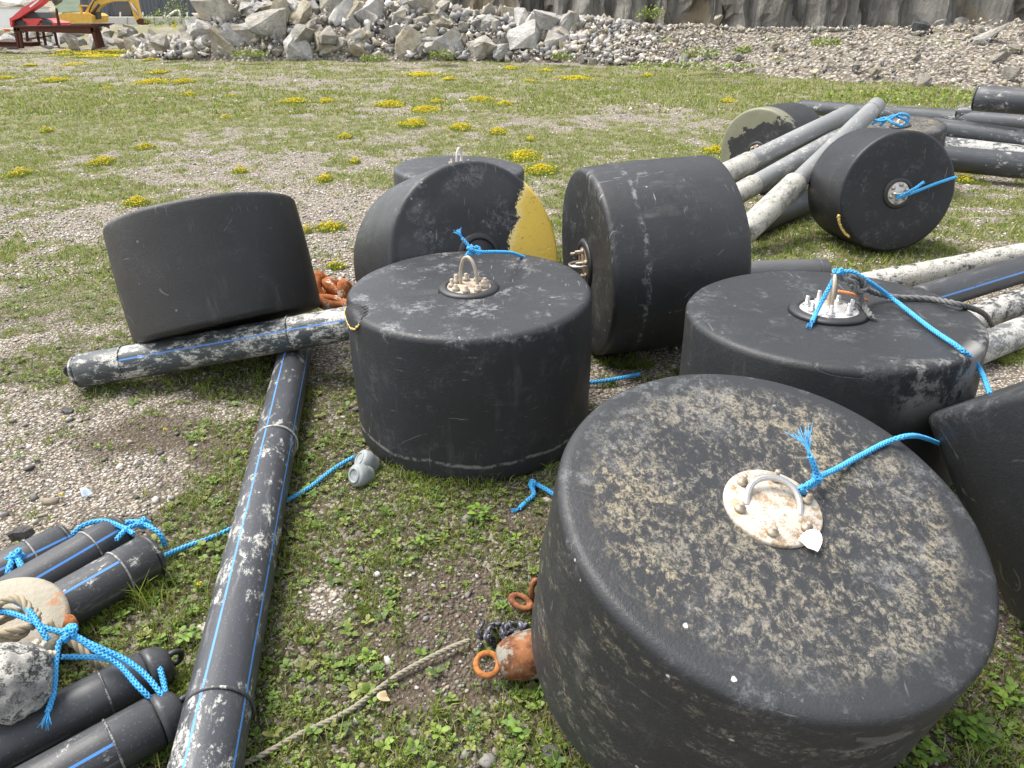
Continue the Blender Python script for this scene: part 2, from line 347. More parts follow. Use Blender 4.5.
def build_ground():
    ys = [.3]
    while ys[-1] < 900: ys.append(ys[-1]+max(.012, .011*ys[-1])) if ys[-1] < 40 else ys.append(ys[-1]*1.12)
    ys = np.array([-60, -20, -6, -2, -.5]+ys); nx = 260
    u = np.linspace(-1, 1, nx); u = np.sign(u)*(.55*np.abs(u)+.45*np.abs(u)**5)
    Y = np.repeat(ys[:, None], nx, 1); hw = np.maximum(2.4, np.abs(ys)*1.9+1.2); X = u[None]*hw[:, None]
    Z = gh(X, Y); n = len(ys); V = np.stack([X, Y, Z], -1).reshape(-1, 3)
    i = np.arange(n-1)[:, None]*nx+np.arange(nx-1)[None]; q = np.stack([i, i+1, i+nx+1, i+nx], -1).reshape(-1, 4)
    g = gmask(X, Y).ravel(); d = dmask(X, Y).ravel(); col = np.stack([g, d, sstep(2.6, 6.5, Y).ravel()], 1)
    t = NT('gravel_ground'); a = t.n('ShaderNodeSeparateColor'); t.l(t.attr(), a.inputs[0]); G, D, FARM = a.outputs[0], a.outputs[1], a.outputs[2]
    dist, vc = t.voro(75); hsv = t.n('ShaderNodeSeparateColor'); t.l(vc, hsv.inputs[0])
    peb = t.mix(hsv.outputs[0], (.21, .18, .14), (.54, .48, .39)); peb = t.mix(t.ss(hsv.outputs[1], .82, .9), peb, (.60, .58, .54)); peb = t.mix(t.ss(hsv.outputs[2], .8, .9), peb, (.13, .12, .11))
    peb = t.mix(t.ss(dist, .35, .75), peb, (.13, .105, .08))
    soil = t.mix(t.noise(40, 5, .7), (.045, .033, .022), (.13, .10, .07))
    c = t.mix(t.math('MULTIPLY', D, .85), peb, soil)
    moss = t.mix(t.noise(22, 6, .7), (.10, .12, .03), (.25, .27, .085)); moss = t.mix(t.ss(t.noise(90, 4, .7), .48, .6), moss, (.10, .08, .05)); moss = t.mix(t.ss(t.noise(5, 4), .5, .7), moss, (.33, .30, .15)); turf = t.mix(t.noise(60, 6, .75), (.03, .024, .016), (.115, .10, .055)); turf = t.mix(t.ss(t.noise(30, 5, .7), .52, .62), turf, (.075, .09, .028)); turf = t.mix(t.ss(hsv.outputs[1], .72, .8), turf, (.26, .23, .19)); moss = t.mix(FARM, turf, moss)
    gm = t.ss(t.math('ADD', G, t.math('MULTIPLY', t.math('SUBTRACT', t.noise(35, 5, .75), .5), .9)), .42, .72)
    c = t.mix(t.math('MULTIPLY', gm, t.math('SUBTRACT', .9, t.math('MULTIPLY', FARM, .22))), c, moss)
    t.bump(t.math('ADD', t.math('MULTIPLY', t.ss(dist, .8, .1), 1), t.noise(160, 3)), .9, .012)
    m = t.done(c, .95, 0, .15)
    o = np_obj('ground', V, q.ravel(), np.arange(len(q))*4, np.full(len(q), 4), m, col, None, True)
    tag(o, kind='structure')
build_ground()

# scatter sampling in the visible wedge
def wedge(n, y0, y1, pad=.25, pw=1.0):
    # density ~ 1/y^pw per area
    t = rng.random(n)
    e = 2-pw
    y = (y0**e+(y1**e-y0**e)*t)**(1/e) if abs(e) > 1e-6 else y0*(y1/y0)**t
    x = (rng.random(n)*2-1)*(y*.76+.18+pad); return x, y

# buoys (defined here so that scatter can keep out of them): top-face centre, tilt, heading, radius, height
BU = {
 'A': [0.551, 1.279, 0.656, 0.259, -1.206, 0.456, 0.559], 'B': [-0.169, 2.773, 0.616, 0.027, -2.101, 0.482, 0.606],
 'C': [-0.152, 3.37, 0.555, 1.257, -1.05, 0.444, 0.57], 'D': [0.363, 3.56, 0.463, 1.624, 3.34, 0.464, 0.66],
 'F': [1.128, 2.468, 0.638, 0.032, 2.544, 0.497, 0.63], 'H': [2.69, 5.2, 0.45, 1.468, -1.505, 0.414, 0.53],
 'C2': [-0.345, 4.951, 0.675, 0.02, -0.201, 0.425, 0.65], 'E': [-1.529, 3.635, 0.69, 0.424, 2.141, 0.45, 0.562],
 'G': [1.637, 1.808, 0.774, 0.721, 2.049, 0.493, 0.604], 'I': [2.299, 7.187, 0.395, 1.567, -2.36, 0.392, 0.637], 'J': [3.70, 7.40, 0.60, 0.16, -2.6, 0.39, 0.59]}
def bframe(k):
    p = BU[k]; ax = Vector((math.sin(p[3])*math.cos(p[4]), math.sin(p[3])*math.sin(p[4]), math.cos(p[3])))
    ref = RT if abs(ax.dot(RT)) < .9 else Vector((0, -1, 0))
    u = (ref-ax*ref.dot(ax)).normalized(); v = ax.cross(u)
    base = Vector(p[:3])-ax*p[6]
    return Matrix(((u.x, v.x, ax.x, base.x), (u.y, v.y, ax.y, base.y), (u.z, v.z, ax.z, base.z), (0, 0, 0, 1))), ax
def clear_of_buoys(x, y, m=0.0):
    ok = np.ones(len(x), bool)
    for k, r in (('A', .40), ('B', .46), ('F', .46)):
        M, ax = bframe(k); ok &= (x-M[0][3])**2+(y-M[1][3])**2 > (r+m)**2
    return ok

# ------------------------------------------------------------------ gravel, plants, grass (uncountable stuff)
PH = (1+5**.5)/2
ICO = np.array([(-1, PH, 0), (1, PH, 0), (-1, -PH, 0), (1, -PH, 0), (0, -1, PH), (0, 1, PH), (0, -1, -PH), (0, 1, -PH), (PH, 0, -1), (PH, 0, 1), (-PH, 0, -1), (-PH, 0, 1)])/math.sqrt(1+PH*PH)
ICF = np.array([(0, 11, 5), (0, 5, 1), (0, 1, 7), (0, 7, 10), (0, 10, 11), (1, 5, 9), (5, 11, 4), (11, 10, 2), (10, 7, 6), (7, 1, 8), (3, 9, 4), (3, 4, 2), (3, 2, 6), (3, 6, 8), (3, 8, 9), (4, 9, 5), (2, 4, 11), (6, 2, 10), (8, 6, 7), (9, 8, 1)])
OCT = np.array([(1, 0, 0), (-1, 0, 0), (0, 1, 0), (0, -1, 0), (0, 0, 1), (0, 0, -1)], float)
OCF = np.array([(0, 2, 4), (2, 1, 4), (1, 3, 4), (3, 0, 4), (2, 0, 5), (1, 2, 5), (3, 1, 5), (0, 3, 5)])
PAL = np.array([(.40, .38, .35), (.46, .41, .34), (.34, .28, .22), (.48, .39, .32), (.22, .20, .18), (.60, .58, .54), (.14, .13, .12), (.40, .36, .29), (.30, .28, .26)])
def stones(x, y, z, size, base, faces, flat=.65, jit=.28, pal=PAL, dark=None):
    n = len(x); k = len(base); a = rng.random(n)*2*np.pi
    J = 1+(rng.random((n, k, 1))*2-1)*jit
    V = base[None]*J*np.stack([size*(.75+.6*rng.random(n)), size*(.6+.4*rng.random(n)), size*flat*(.6+.6*rng.random(n))], 1)[:, None]
    tl = (rng.random((n, 2))-.5)*.7
    V[..., 2] += V[..., 0]*tl[:, :1]*.6+V[..., 1]*tl[:, 1:]*.6
    ca, sa = np.cos(a)[:, None], np.sin(a)[:, None]
    W = np.stack([V[..., 0]*ca-V[..., 1]*sa+x[:, None], V[..., 0]*sa+V[..., 1]*ca+y[:, None], V[..., 2]+z[:, None]], -1).reshape(-1, 3)
    T = (faces[None]+(np.arange(n)*k)[:, None, None]).reshape(-1, 3)
    c = pal[rng.integers(0, len(pal), n)]*(.72+.5*rng.random((n, 1)))
    if dark is not None: c = c*(1-dark[:, None]*.45)
    return W, T, np.repeat(np.clip(c, 0, .72), k, 0)
def merge(parts):
    V = []; T = []; C = []; b = 0
    for v, t, c in parts: V.append(v); T.append(t+b); C.append(c); b += len(v)
    return np.concatenate(V), np.concatenate(T), np.concatenate(C)

def build_gravel():
    parts = []
    x, y = wedge(76000, 1.05, 4.6, pw=1.1); g = np.clip(gmask(x, y)+(fbm(x*14, y*14, 41, 2)-.5)*1.1, 0, 1); d = dmask(x, y)
    keep = (rng.random(len(x)) < np.clip(.88-.66*g-.35*d, .14, 1)) & clear_of_buoys(x, y); x, y, d = x[keep], y[keep], d[keep]
    s = .0026+.0056*rng.random(len(x))**2.4; big = rng.random(len(x)) < .03; s[big] *= 1.7+rng.random(big.sum())*2.0
    near = y < 2.6
    for msk, bs, fs in ((near, ICO, ICF), (~near, OCT, OCF)):
        parts.append(stones(x[msk], y[msk], gh(x[msk], y[msk])+s[msk]*.25, s[msk], bs, fs, .65, .36 if bs is ICO else .35, dark=np.clip(d[msk]+.25, 0, 1)))
    x, y = wedge(42000, 4.6, 13, pw=1.4); g = gmask(x, y); keep = rng.random(len(x)) < np.clip(1.0-.8*g, .1, 1); x, y = x[keep], y[keep]
    s = .008+.012*rng.random(len(x))**2; parts.append(stones(x, y, gh(x, y)+s*.2, s, OCT, OCF, .6, .3))
    x, y = wedge(16000, 13, 34, pw=1.5); g = gmask(x, y); keep = rng.random(len(x)) < np.clip(1.0-.8*g, .1, 1); x, y = x[keep], y[keep]
    s = .014+.03*rng.random(len(x))**3; parts.append(stones(x, y, gh(x, y)+s*.2, s, OCT, OCF, .6, .3))
    V, T, C = merge(parts)
    tag(tris_obj('gravel', V, T, vcol('gravel_stones', .9, 0, .3, 180, .22), C), 'loose beige and grey gravel spread over the open yard', 'gravel', kind='stuff')
build_gravel()

GREENS = np.array([(.15, .23, .025), (.20, .29, .032), (.115, .18, .025), (.26, .32, .05), (.29, .29, .08)])
DRY = np.array([(.34, .30, .17), (.28, .25, .13), (.40, .35, .22)])
def blades(x, y, z, h, wd, seg2, cols):
    n = len(x); a = rng.random(n)*2*np.pi; b = rng.random(n)*2*np.pi; ln = h*(.25+.8*rng.random(n))
    dx, dy = np.cos(a)*wd, np.sin(a)*wd; lx, ly = np.cos(b)*ln, np.sin(b)*ln
    if seg2:
        V = np.stack([np.stack([x-dx, y-dy, z], -1), np.stack([x+dx, y+dy, z], -1), np.stack([x-dx*.8+lx*.3, y-dy*.8+ly*.3, z+h*.6], -1),
                      np.stack([x+dx*.8+lx*.3, y+dy*.8+ly*.3, z+h*.6], -1), np.stack([x+lx, y+ly, z+h*.95], -1)], 1); f = np.array([(0, 1, 3), (0, 3, 2), (2, 3, 4)]); k = 5
    else:
        V = np.stack([np.stack([x-dx, y-dy, z], -1), np.stack([x+dx, y+dy, z], -1), np.stack([x+lx, y+ly, z+h], -1)], 1); f = np.array([(0, 1, 2)]); k = 3
    T = (f[None]+(np.arange(n)*k)[:, None, None]).reshape(-1, 3); return V.reshape(-1, 3), T, np.repeat(cols, k, 0)
def pickcol(n, dry, br=1.0):
    c = GREENS[rng.integers(0, len(GREENS), n)]; dd = DRY[rng.integers(0, 3, n)]; m = (rng.random(n) < dry)[:, None]
    return np.where(m, dd, c)*(.7+.55*rng.random((n, 1)))*br
def clump(x, y, k, sp):
    X = np.repeat(x, k)+rng.normal(size=len(x)*k)*np.repeat(sp, k); Y = np.repeat(y, k)+rng.normal(size=len(x)*k)*np.repeat(sp, k); return X, Y
def contact_points(n):
    X = []; Y = []
    for k, r in (('A', .43), ('B', .475), ('F', .485)):
        M, ax = bframe(k); m = int(n*.2); a = rng.random(m)*6.283; q = r+np.abs(rng.normal(size=m))*.035; X.append(M[0][3]+np.cos(a)*q); Y.append(M[1][3]+np.sin(a)*q)
    for a, b, r in (((215, 740), (294, 356), .075), ((85, 384), (297, 352), .03), ((155, 575), (60, 625), .05), ((160, 690), (175, 745), .03), ((812, 232), (930, 250), .05), ((600, 372), (690, 380), .08), ((895, 300), (1020, 262), .06), ((985, 360), (1024, 345), .05), ((135, 345), (320, 318), .06)):
        p, q = gp(*a), gp(*b); m = int(n*.11); t = rng.random(m); d = (q-p).normalized(); o = (rng.random(m) < .5)*2-1; o = o*(r+np.abs(rng.normal(size=m))*.03)
        X.append(p.x+(q.x-p.x)*t-d.y*o); Y.append(p.y+(q.y-p.y)*t+d.x*o)
    X = np.concatenate(X); Y = np.concatenate(Y); k = vnoise(X*7, Y*7, 77) > .42; return X[k], Y[k]
def build_grass():
    parts = []
    x, y = contact_points(1500); X, Y = clump(x, y, 9, .006+.012*rng.random(len(x))); hh = np.repeat(.02+.045*rng.random(len(x))**2, 9)*(.6+.6*rng.random(len(X)))
    parts.append(blades(X, Y, gh(X, Y), hh, .0010+.0012*rng.random(len(X)), True, pickcol(len(X), .14, .9)))
    x, y = wedge(11000, 1.05, 4.6, pw=1.0); g = gmask(x, y); keep = (rng.random(len(x)) < .07+.93*g**1.3) & clear_of_buoys(x, y); x, y = x[keep], y[keep]
    X, Y = clump(x, y, 11, .008+.014*rng.random(len(x))); hh = np.repeat(.012+.030*rng.random(len(x))**1.8, 11)*(.6+.7*rng.random(len(X)))
    parts.append(blades(X, Y, gh(X, Y), hh, .0010+.0011*rng.random(len(X)), True, pickcol(len(X), .20)))
    x, y = wedge(34000, 4.6, 13, pw=1.3); g = gmask(x, y); keep = rng.random(len(x)) < .05+.95*g**1.3; x, y = x[keep], y[keep]
    X, Y = clump(x, y, 8, .012+.03*rng.random(len(x))); hh = np.repeat(.016+.034*rng.random(len(x))**1.6, 8)*(.6+.7*rng.random(len(X)))
    parts.append(blades(X, Y, gh(X, Y), hh, .003+.003*rng.random(len(X)), False, pickcol(len(X), .30)))
    x, y = wedge(30000, 13, 34, pw=1.5); g = gmask(x, y); keep = rng.random(len(x)) < .05+.95*g**1.2; x, y = x[keep], y[keep]
    X, Y = clump(x, y, 7, .03+.06*rng.random(len(x))); hh = np.repeat(.025+.05*rng.random(len(x))**1.6, 7)*(.6+.7*rng.random(len(X)))
    parts.append(blades(X, Y, gh(X, Y), hh, .008+.008*rng.random(len(X)), False, pickcol(len(X), .32)))
    V, T, C = merge(parts)
    tag(tris_obj('grass', V, T, vcol('grass_blades', .7, .35, 0, 20, .1), C), 'sparse short grass growing in patches through the gravel', 'grass', kind='stuff')
build_grass()

def leaves(cx, cy, cz, ang, L, Wd, el, cols):
    """bent pointed-oval leaves: base, two pairs, tip"""
    n = len(cx); ca, sa = np.cos(ang), np.sin(ang); ce, se = np.cos(el), np.sin(el)
    st = [(0.0, 0.0, 0.0), (.35, .5, .0), (.35, -.5, .0), (.75, .42, -.06), (.75, -.42, -.06), (1.0, 0, -.16)]
    P = []
    for (l, s, dz) in st:
        fl = l*L; X = cx+ca*fl*ce-sa*s*Wd; Y = cy+sa*fl*ce+ca*s*Wd; Z = cz+fl*se+dz*L+abs(s)*Wd*.25
        P.append(np.stack([X, Y, Z], -1))
    V = np.stack(P, 1).reshape(-1, 3); f = np.array([(0, 2, 1), (1, 2, 4), (1, 4, 3), (3, 4, 5)])
    T = (f[None]+(np.arange(n)*6)[:, None, None]).reshape(-1, 3); return V, T, np.repeat(cols, 6, 0)
M_LEAF = vcol('weed_leaves', .55, .3, 0, 40, .15, .35)
def build_weeds():
    parts = []
    def rosette(n, y0, y1, k, L0, L1, ex, br, pw=1.0):
        if y0 is None: x, y = contact_points(n); g = np.ones(len(x)); d = g*0
        else: x, y = wedge(n, y0, y1, pw=pw); g = gmask(x, y); d = dmask(x, y)
        keep = (rng.random(len(x)) < .03+.97*np.clip(g*.8+d*.25, 0, 1)**ex) & clear_of_buoys(x, y, -.02); x, y = x[keep], y[keep]; n = len(x)
        L = np.repeat(L0+(L1-L0)*rng.random(n)**2, k)*(.6+.6*rng.random(n*k)); ang = np.repeat(rng.random(n)*6.28, k)+np.tile(np.arange(k)*6.283/k, n)+rng.normal(size=n*k)*.3
        X = np.repeat(x, k); Y = np.repeat(y, k); c = np.repeat(np.array([(.13, .21, .035), (.17, .25, .04), (.09, .15, .03), (.20, .22, .06)])[rng.integers(0, 4, n)]*(.7+.5*rng.random((n, 1))), k, 0)*(.85+.3*rng.random((n*k, 1)))*br
        parts.append(leaves(X+np.cos(ang)*L*.08, Y+np.sin(ang)*L*.08, gh(X, Y)+.003+.018*rng.random(n*k)*np.repeat(rng.random(n), k), ang, L, L*(.42+.2*rng.random(n*k)), .15+.7*rng.random(n*k), c))
    rosette(520, None, 0, 6, .012, .034, 1.0, .95)
    rosette(4200, 1.05, 3.6, 6, .010, .030, 1.4, 1.05)
    rosette(17000, 1.05, 4.6, 5, .005, .014, 1.3, 1.0)
    rosette(13000, 4.0, 11, 4, .012, .03, 1.3, 1.0, 1.3)
    V, T, C = merge(parts)
    tag(tris_obj('weeds', V, T, M_LEAF, C), 'low broad-leaved weeds and clover creeping over the gravel', 'weeds', kind='stuff')
    # fine clover heads scattered through the far field
    x, y = wedge(2600, 4.5, 22, pw=1.3); g = gmask(x, y); k = rng.random(len(x)) < .25+.5*g; x, y = x[k], y[k]; s = .006+.006*rng.random(len(x))
    pal = np.array([(.62, .60, .52), (.55, .36, .42), (.60, .44, .48)])
    V, T, C = stones(x, y, gh(x, y)+.03, s, OCT, OCF, .8, .2, pal)
    tag(tris_obj('clover_blossom', V, T, vcol('clover_petals', .8, .2), C), 'tiny pale pink clover blossoms dotted through the field', 'flowers', kind='stuff')
build_weeds()

def leafy_weed(px, py, n, L, label, upright=.5):
    p = gp(px, py); z = float(gh(p.x, p.y)); k = n
    ang = rng.random(k)*6.283; rr = rng.random(k)**.6*L*1.1
    c = np.array([(.13, .23, .035), (.18, .28, .04), (.10, .17, .03)])[rng.integers(0, 3, k)]*(.8+.4*rng.random((k, 1)))
    lv = leaves(p.x+np.cos(ang)*rr, p.y+np.sin(ang)*rr, z+.004+.035*rng.random(k)*upright*2, rng.random(k)*6.283, L*(.6+.6*rng.random(k)), L*(.4+.2*rng.random(k)), .1+.9*rng.random(k)*upright, c)
    e = empty('broadleaf_weed', Matrix.Translation((p.x, p.y, z))); tag(e, label, 'weed', 'single weeds in the foreground')
    V = lv[0]-np.array([p.x, p.y, z]); tris_obj('leaf_cluster', V, lv[1], M_LEAF, lv[2], e)
for a in [(480, 520, 26, .032, 'bright green oval-leaved weed in front of the upright torn-rim drum'), (420, 545, 18, .024, 'small bright weed left of the oval-leaved weed'), (970, 735, 46, .034, 'broad-leaved weed in the dark shade at the right of the fouled drum'),
          (1005, 700, 20, .034, 'weed in deep shade below the leaning drum at right edge'), (925, 762, 26, .028, 'weed hugging the lower right side of the fouled drum'), (190, 640, 26, .026, 'green weed between capped pipes and the long striped pipe'), (130, 600, 22, .022, 'weed growing beside the three bundled pipes'),
          (245, 600, 20, .022, 'weed against the right flank of the long striped pipe'), (515, 735, 22, .026, 'weed below the rusty swivel eye'), (545, 690, 16, .026, 'weed between rusty swivel and fouled drum'), (690, 640, 0, .02, ''), (150, 590, 14, .02, 'grassy weed by the pipe end with grey weld band')]:
    if a[2]: leafy_weed(*a)
def grass_tuft(px, py, n, h, label):
    p = gp(px, py); z = float(gh(p.x, p.y)); x = rng.normal(size=n)*h*.25; y = rng.normal(size=n)*h*.25
    v, t, c = blades(x, y, np.zeros(n), h*(.5+.6*rng.random(n)), .0016+.001*rng.random(n), True, pickcol(n, .08, 1.15))
    o = tris_obj('grass_tuft', v, t, bpy.data.materials['grass_blades'], c); o.location = (p.x, p.y, z); tag(o, label, 'grass tuft', 'taller grass tufts')
for a in [(148, 605, 26, .10, 'tall thin grass tuft rising beside the bundled pipes'), (168, 600, 18, .07, 'short grass tuft right of the bundled pipes'), (440, 715, 40, .05, 'spiky bright tuft below the rusty swivel eye'), (420, 430, 30, .04, 'grass tuft at foot of the torn-rim drum')]: grass_tuft(*a)

# ------------------------------------------------------------------ yellow flower clumps
M_PETAL = vcol('yellow_petals', .6, .25, 0, 30, .1)
def flower_clump(px, py, wpx, hpx, near=False):
    p = gp(px, py); z = float(gh(p.x, p.y)); dep = p.y*_c+CAMH*_s
    rx = wpx*.5*dep/FPX; ry = min(rx*1.6, max(rx*.6, .5*hpx*dep/FPX/max(.06, CAMH/math.hypot(p.y, CAMH))))
    s = max(.010, .0011*dep); area = rx*ry*3.14; n = int(min(700, max(9, area*.45/(s*s)))); 
    th = rng.random(n)*6.283; r = rng.random(n)**.7; fr = .55+.9*vnoise(np.cos(th)*2+px, np.sin(th)*2+py, 5)
    fr = np.where(rng.random(n) < .22, fr*1.7, fr); x = np.cos(th)*r*fr*rx; y = np.sin(th)*r*fr*ry; zz = .015+.07*rng.random(n)*(1.1-r)+s*.5
    pal = np.array([(.84, .60, .02), (.88, .68, .04), (.78, .50, .015)])
    f = stones(x, y, zz, np.full(n, s)*(.7+.5*rng.random(n)), OCT, OCF, .55, .3, pal)
    m = n*4; th = rng.random(m)*6.283; r = rng.random(m)**.6*1.15; X = np.cos(th)*r*rx; Y = np.sin(th)*r*ry
    b = blades(X, Y, np.zeros(m), .02+.03*rng.random(m)+s*.6, np.full(m, s*.3), False, pickcol(m, .05))
    o = empty('yellow_flower_clump', Matrix.Translation((p.x, p.y, z)))
    tris_obj('blossoms', *f[:2], M_PETAL, f[2], o); tris_obj('foliage', *b[:2], bpy.data.materials['grass_blades'], b[2], o)
    return o
FL = [(20, 176, 17, 5), (103, 163, 18, 7), (137, 204, 22, 6), (145, 148, 14, 5), (107, 88, 13, 6), (152, 82, 26, 5), (184, 82, 18, 7), (95, 54, 52, 5), (75, 65, 18, 4), (150, 61, 12, 3), (190, 95, 14, 3), (225, 118, 9, 4),
      (230, 98, 7, 3), (160, 74, 14, 3), (6, 79, 12, 3), (31, 66, 9, 2), (55, 81, 22, 2), (47, 133, 9, 4), (294, 102, 20, 7), (326, 102, 16, 5), (391, 104, 26, 9), (425, 110, 24, 6), (413, 127, 24, 6), (460, 130, 19, 9), (437, 102, 12, 4), (480, 101, 20, 4), (504, 105, 18, 7),
      (420, 75, 26, 5), (450, 81, 12, 4), (510, 70, 12, 3), (545, 71, 14, 5), (576, 79, 26, 3), (498, 133, 16, 5), (531, 143, 8, 4), (523, 159, 30, 10), (541, 173, 30, 8), (346, 139, 12, 5), (355, 163, 10, 5), (325, 182, 14, 5), (728, 103, 13, 5), (962, 182, 16, 10),
      (715, 153, 26, 4), (240, 172, 14, 3), (308, 233, 8, 7), (330, 229, 26, 7), (336, 268, 18, 5), (528, 82, 10, 3), (648, 76, 10, 3), (100, 57, 40, 3), (65, 51, 14, 3), (310, 57, 10, 2)]
FP = [gp(a, b) for a, b, _, _ in FL]
for i, (a, b, c, d) in enumerate(FL):
    o = flower_clump(a, b, c, d)
    if a > 640: l = {728: 'small yellow flower clump left of the olive-painted drum', 962: 'yellow flower clump beside the far drum with roped hub', 715: 'thin yellow flower patch in front of the olive-painted drum', 648: 'small yellow clump below the scree slope'}[a]
    elif (a, b) == (95, 54): l = 'widest yellow flower patch, in front of the rusty steel frame'
    elif (a, b) == (391, 104): l = 'broad yellow flower clump in the middle of the field'
    elif (a, b) == (523, 159): l = 'big yellow flower clump behind the yellow-painted drum'
    elif (a, b) == (541, 173): l = 'low yellow flower clump just right of the yellow-painted drum'
    elif b > 215: l = {233: 'tiny yellow flower clump touching the right rim of the leaning left drum', 229: 'wide yellow flower clump between leaning left drum and yellow-painted drum', 268: 'yellow flower clump just above the orange rusty chain'}[b]
    else:
        nr = 'near' if b > 150 else 'midfield' if b > 95 else 'far'
        if a < 260: sd_ = 'at far left edge' if a < 60 else 'below the steel frame' if a < 110 else 'below the pale boulders'
        else: sd_ = 'left of the yellow-painted drum' if a < 400 else 'above the yellow-painted drum' if a < 520 else 'above the side-lying scraped drum'
        l = ('wide ' if c >= 22 else 'small ' if c <= 12 else '')+'%s yellow flower clump ' % nr+sd_+(', nearer the rubble' if 55 < b < 72 else '')
    tag(o, l, 'flowers', 'yellow flower clumps across the field')

# ------------------------------------------------------------------ drum buoys
def plate_parts(root, H, r_plate=.105, mplate=None, nb=6, bolt_h=.035, eye=True, eye_r=.045, eye_h=.05, eye_ang=0.0, ring=True, tilt_eye=0.0, bolt_r=.0075, mb=None, eyem=None):
    mb = mb or M_DSTEEL
    if ring:
        mobj('rubber_collar', lathe([(r_plate*1.02, H-.01), (r_plate*1.02, H+.012), (r_plate*1.08, H+.013), (r_plate*1.30, H+.009), (r_plate*1.40, H-.004)], 56), M_BLACK, root)
    pl = mobj('flange_plate', lathe([(0, H+.008), (r_plate*.97, H+.008), (r_plate, H+.005), (r_plate, H-.008)], 56), mplate, root)
    for k in range(nb):
        a = eye_ang+.4+2*math.pi*k/nb; x, y = math.cos(a)*r_plate*.76, math.sin(a)*r_plate*.76; h = bolt_h*(.8+.4*random.random())
        V = join(lathe([(0, 0), (bolt_r*1.9, 0), (bolt_r*1.9, bolt_r*1.4), (bolt_r, bolt_r*1.45), (bolt_r, h*.93), (bolt_r*.8, h), (0, h)], 8, random.random()))
        mobj('bolt', xf(V, Matrix.Translation((x, y, H+.008))), mb, pl)
    if eye:
        n = 24; P = []
        for i in range(n+1):
            a = math.pi*i/n; P.append((eye_r*math.cos(a), 0, eye_h*math.sin(a)**.8))
        P = [(eye_r, 0, -.012)]+P+[(-eye_r, 0, -.012)]
        Mx = Matrix.Translation((0, 0, H+.008)) @ Matrix.Rotation(eye_ang, 4, 'Z') @ Matrix.Rotation(tilt_eye, 4, 'X')
        mobj('lifting_eye', xf(tube(catmull(P, .004), .0072, 10), Mx), eyem or M_STEEL, pl)
    return pl
def buoy(k, label, mat, re=.026, dent=None, seams=(), plate=True, **pk):
    M, ax = bframe(k); Rr, H = BU[k][5], BU[k][6]
    root = empty('drum_buoy', M); tag(root, label, 'buoy', 'black cylindrical drum buoys')
    prof = [(0, 0), (Rr*.35, 0), (Rr*.7, 0), (Rr-re*2, .0)]
    for i in range(7): a = -math.pi/2+math.pi/2*i/6; prof.append((Rr-re+re*math.cos(a), re+re*math.sin(a)))
    for i in range(1, 12):
        z = re+(H-2*re)*i/12; r = Rr+.004*math.sin(math.pi*i/12)
        for s in seams:
            if abs(z-s*H) < H/24: r += .004
        prof.append((r, z))
    for i in range(7): a = math.pi/2*i/6; prof.append((Rr-re+re*math.cos(a), H-re+re*math.sin(a)))
    prof += [(Rr*.86, H+.002), (Rr*.7, H+.003), (Rr*.5, H), (Rr*.3, H-.001), (0, H-.001)]
    V, F = lathe(prof, 112); sd_ = sum(map(ord, k)); W = []
    for x, y, z in V:
        n = mnoise.noise(Vector((x*2.2+sd_, y*2.2, z*2.5))); n2 = mnoise.noise(Vector((x*7, y*7+sd_, z*7)))
        f = 1+(.010*n+.003*n2); zz = z+(.006*n+.002*n2)*(1 if z > H*.5 else -1)*(1 if math.hypot(x, y) < Rr*.9 else .5)
        if dent:
            a = math.atan2(y, x)
            for (da, dz, wa, wz, dep) in dent:
                q = ((a-da+math.pi) % (2*math.pi)-math.pi)/wa; e = math.exp(-q*q-((z-dz)/wz)**2); f -= dep*e
                if z > H-.03: zz -= dep*.35*e
        W.append((x*f, y*f, zz))
    mobj('body', (W, F), mat, root)
    if plate: plate_parts(root, H, **pk)
    return root, M, ax

# A: fouled drum in the foreground
bA, MA, aA = buoy('A', 'largest foreground drum buoy, tilted top blotched with tan dried growth', rubber('rubber_fouled', (.030, .031, .033), dep=1.0, dust=.7, dots=.8, seed=1, rim=.456, H=.559), seams=(.5,),
    r_plate=.104, mplate=metal_plate('plate_crusted', (.56, .51, .43), 1.0), nb=6, bolt_h=.026, eye_r=.056, eye_h=.062, eye_ang=R(-10), tilt_eye=R(-66), ring=False, bolt_r=.0062)
# B: upright with torn rim
bB, MB, aB = buoy('B', 'upright drum buoy in the centre with a torn yellow-edged rim', rubber('rubber_torn', (.030, .031, .034), dep=0, dust=1.5, dots=.25, seed=2, rim=.48, H=.606, streak=.5, extra=lambda t, c, x, y, z, rad: t.mix(t.math('MULTIPLY', t.math('MULTIPLY', t.ss(t.math('ABSOLUTE', t.math('SUBTRACT', t.math('ADD', z, t.math('MULTIPLY', t.noise(4, 4, .6), .07)), .125)), .010, .002), t.ss(t.noise(24, 6, .8), .40, .55)), .6), c, (.30, .29, .27))), seams=(.12,), dent=[(R(196), .585, .10, .03, .05)],
    r_plate=.088, mplate=metal_plate('plate_crusted_pale', (.46, .42, .34), .9), nb=9, bolt_h=.028, eye_r=.045, eye_h=.118, eye_ang=R(-40), bolt_r=.008, eyem=simple('corroded_eye', (.38, .33, .26), .6, .3, .3, 60, .3), mb=simple('crusted_bolt', (.36, .31, .24), .8, .1, .5, 80, .5))
bC, MC, aC = buoy('C', 'drum buoy on its side with yellow paint on the right of its face', rubber('rubber_yellow', (.028, .029, .0305), dust=.7, dots=.3, seed=3, rings=.12, extra=paint_yellow, H=.57, streak=.5), r_plate=.085, mplate=M_BLACK, nb=0, eye=False)
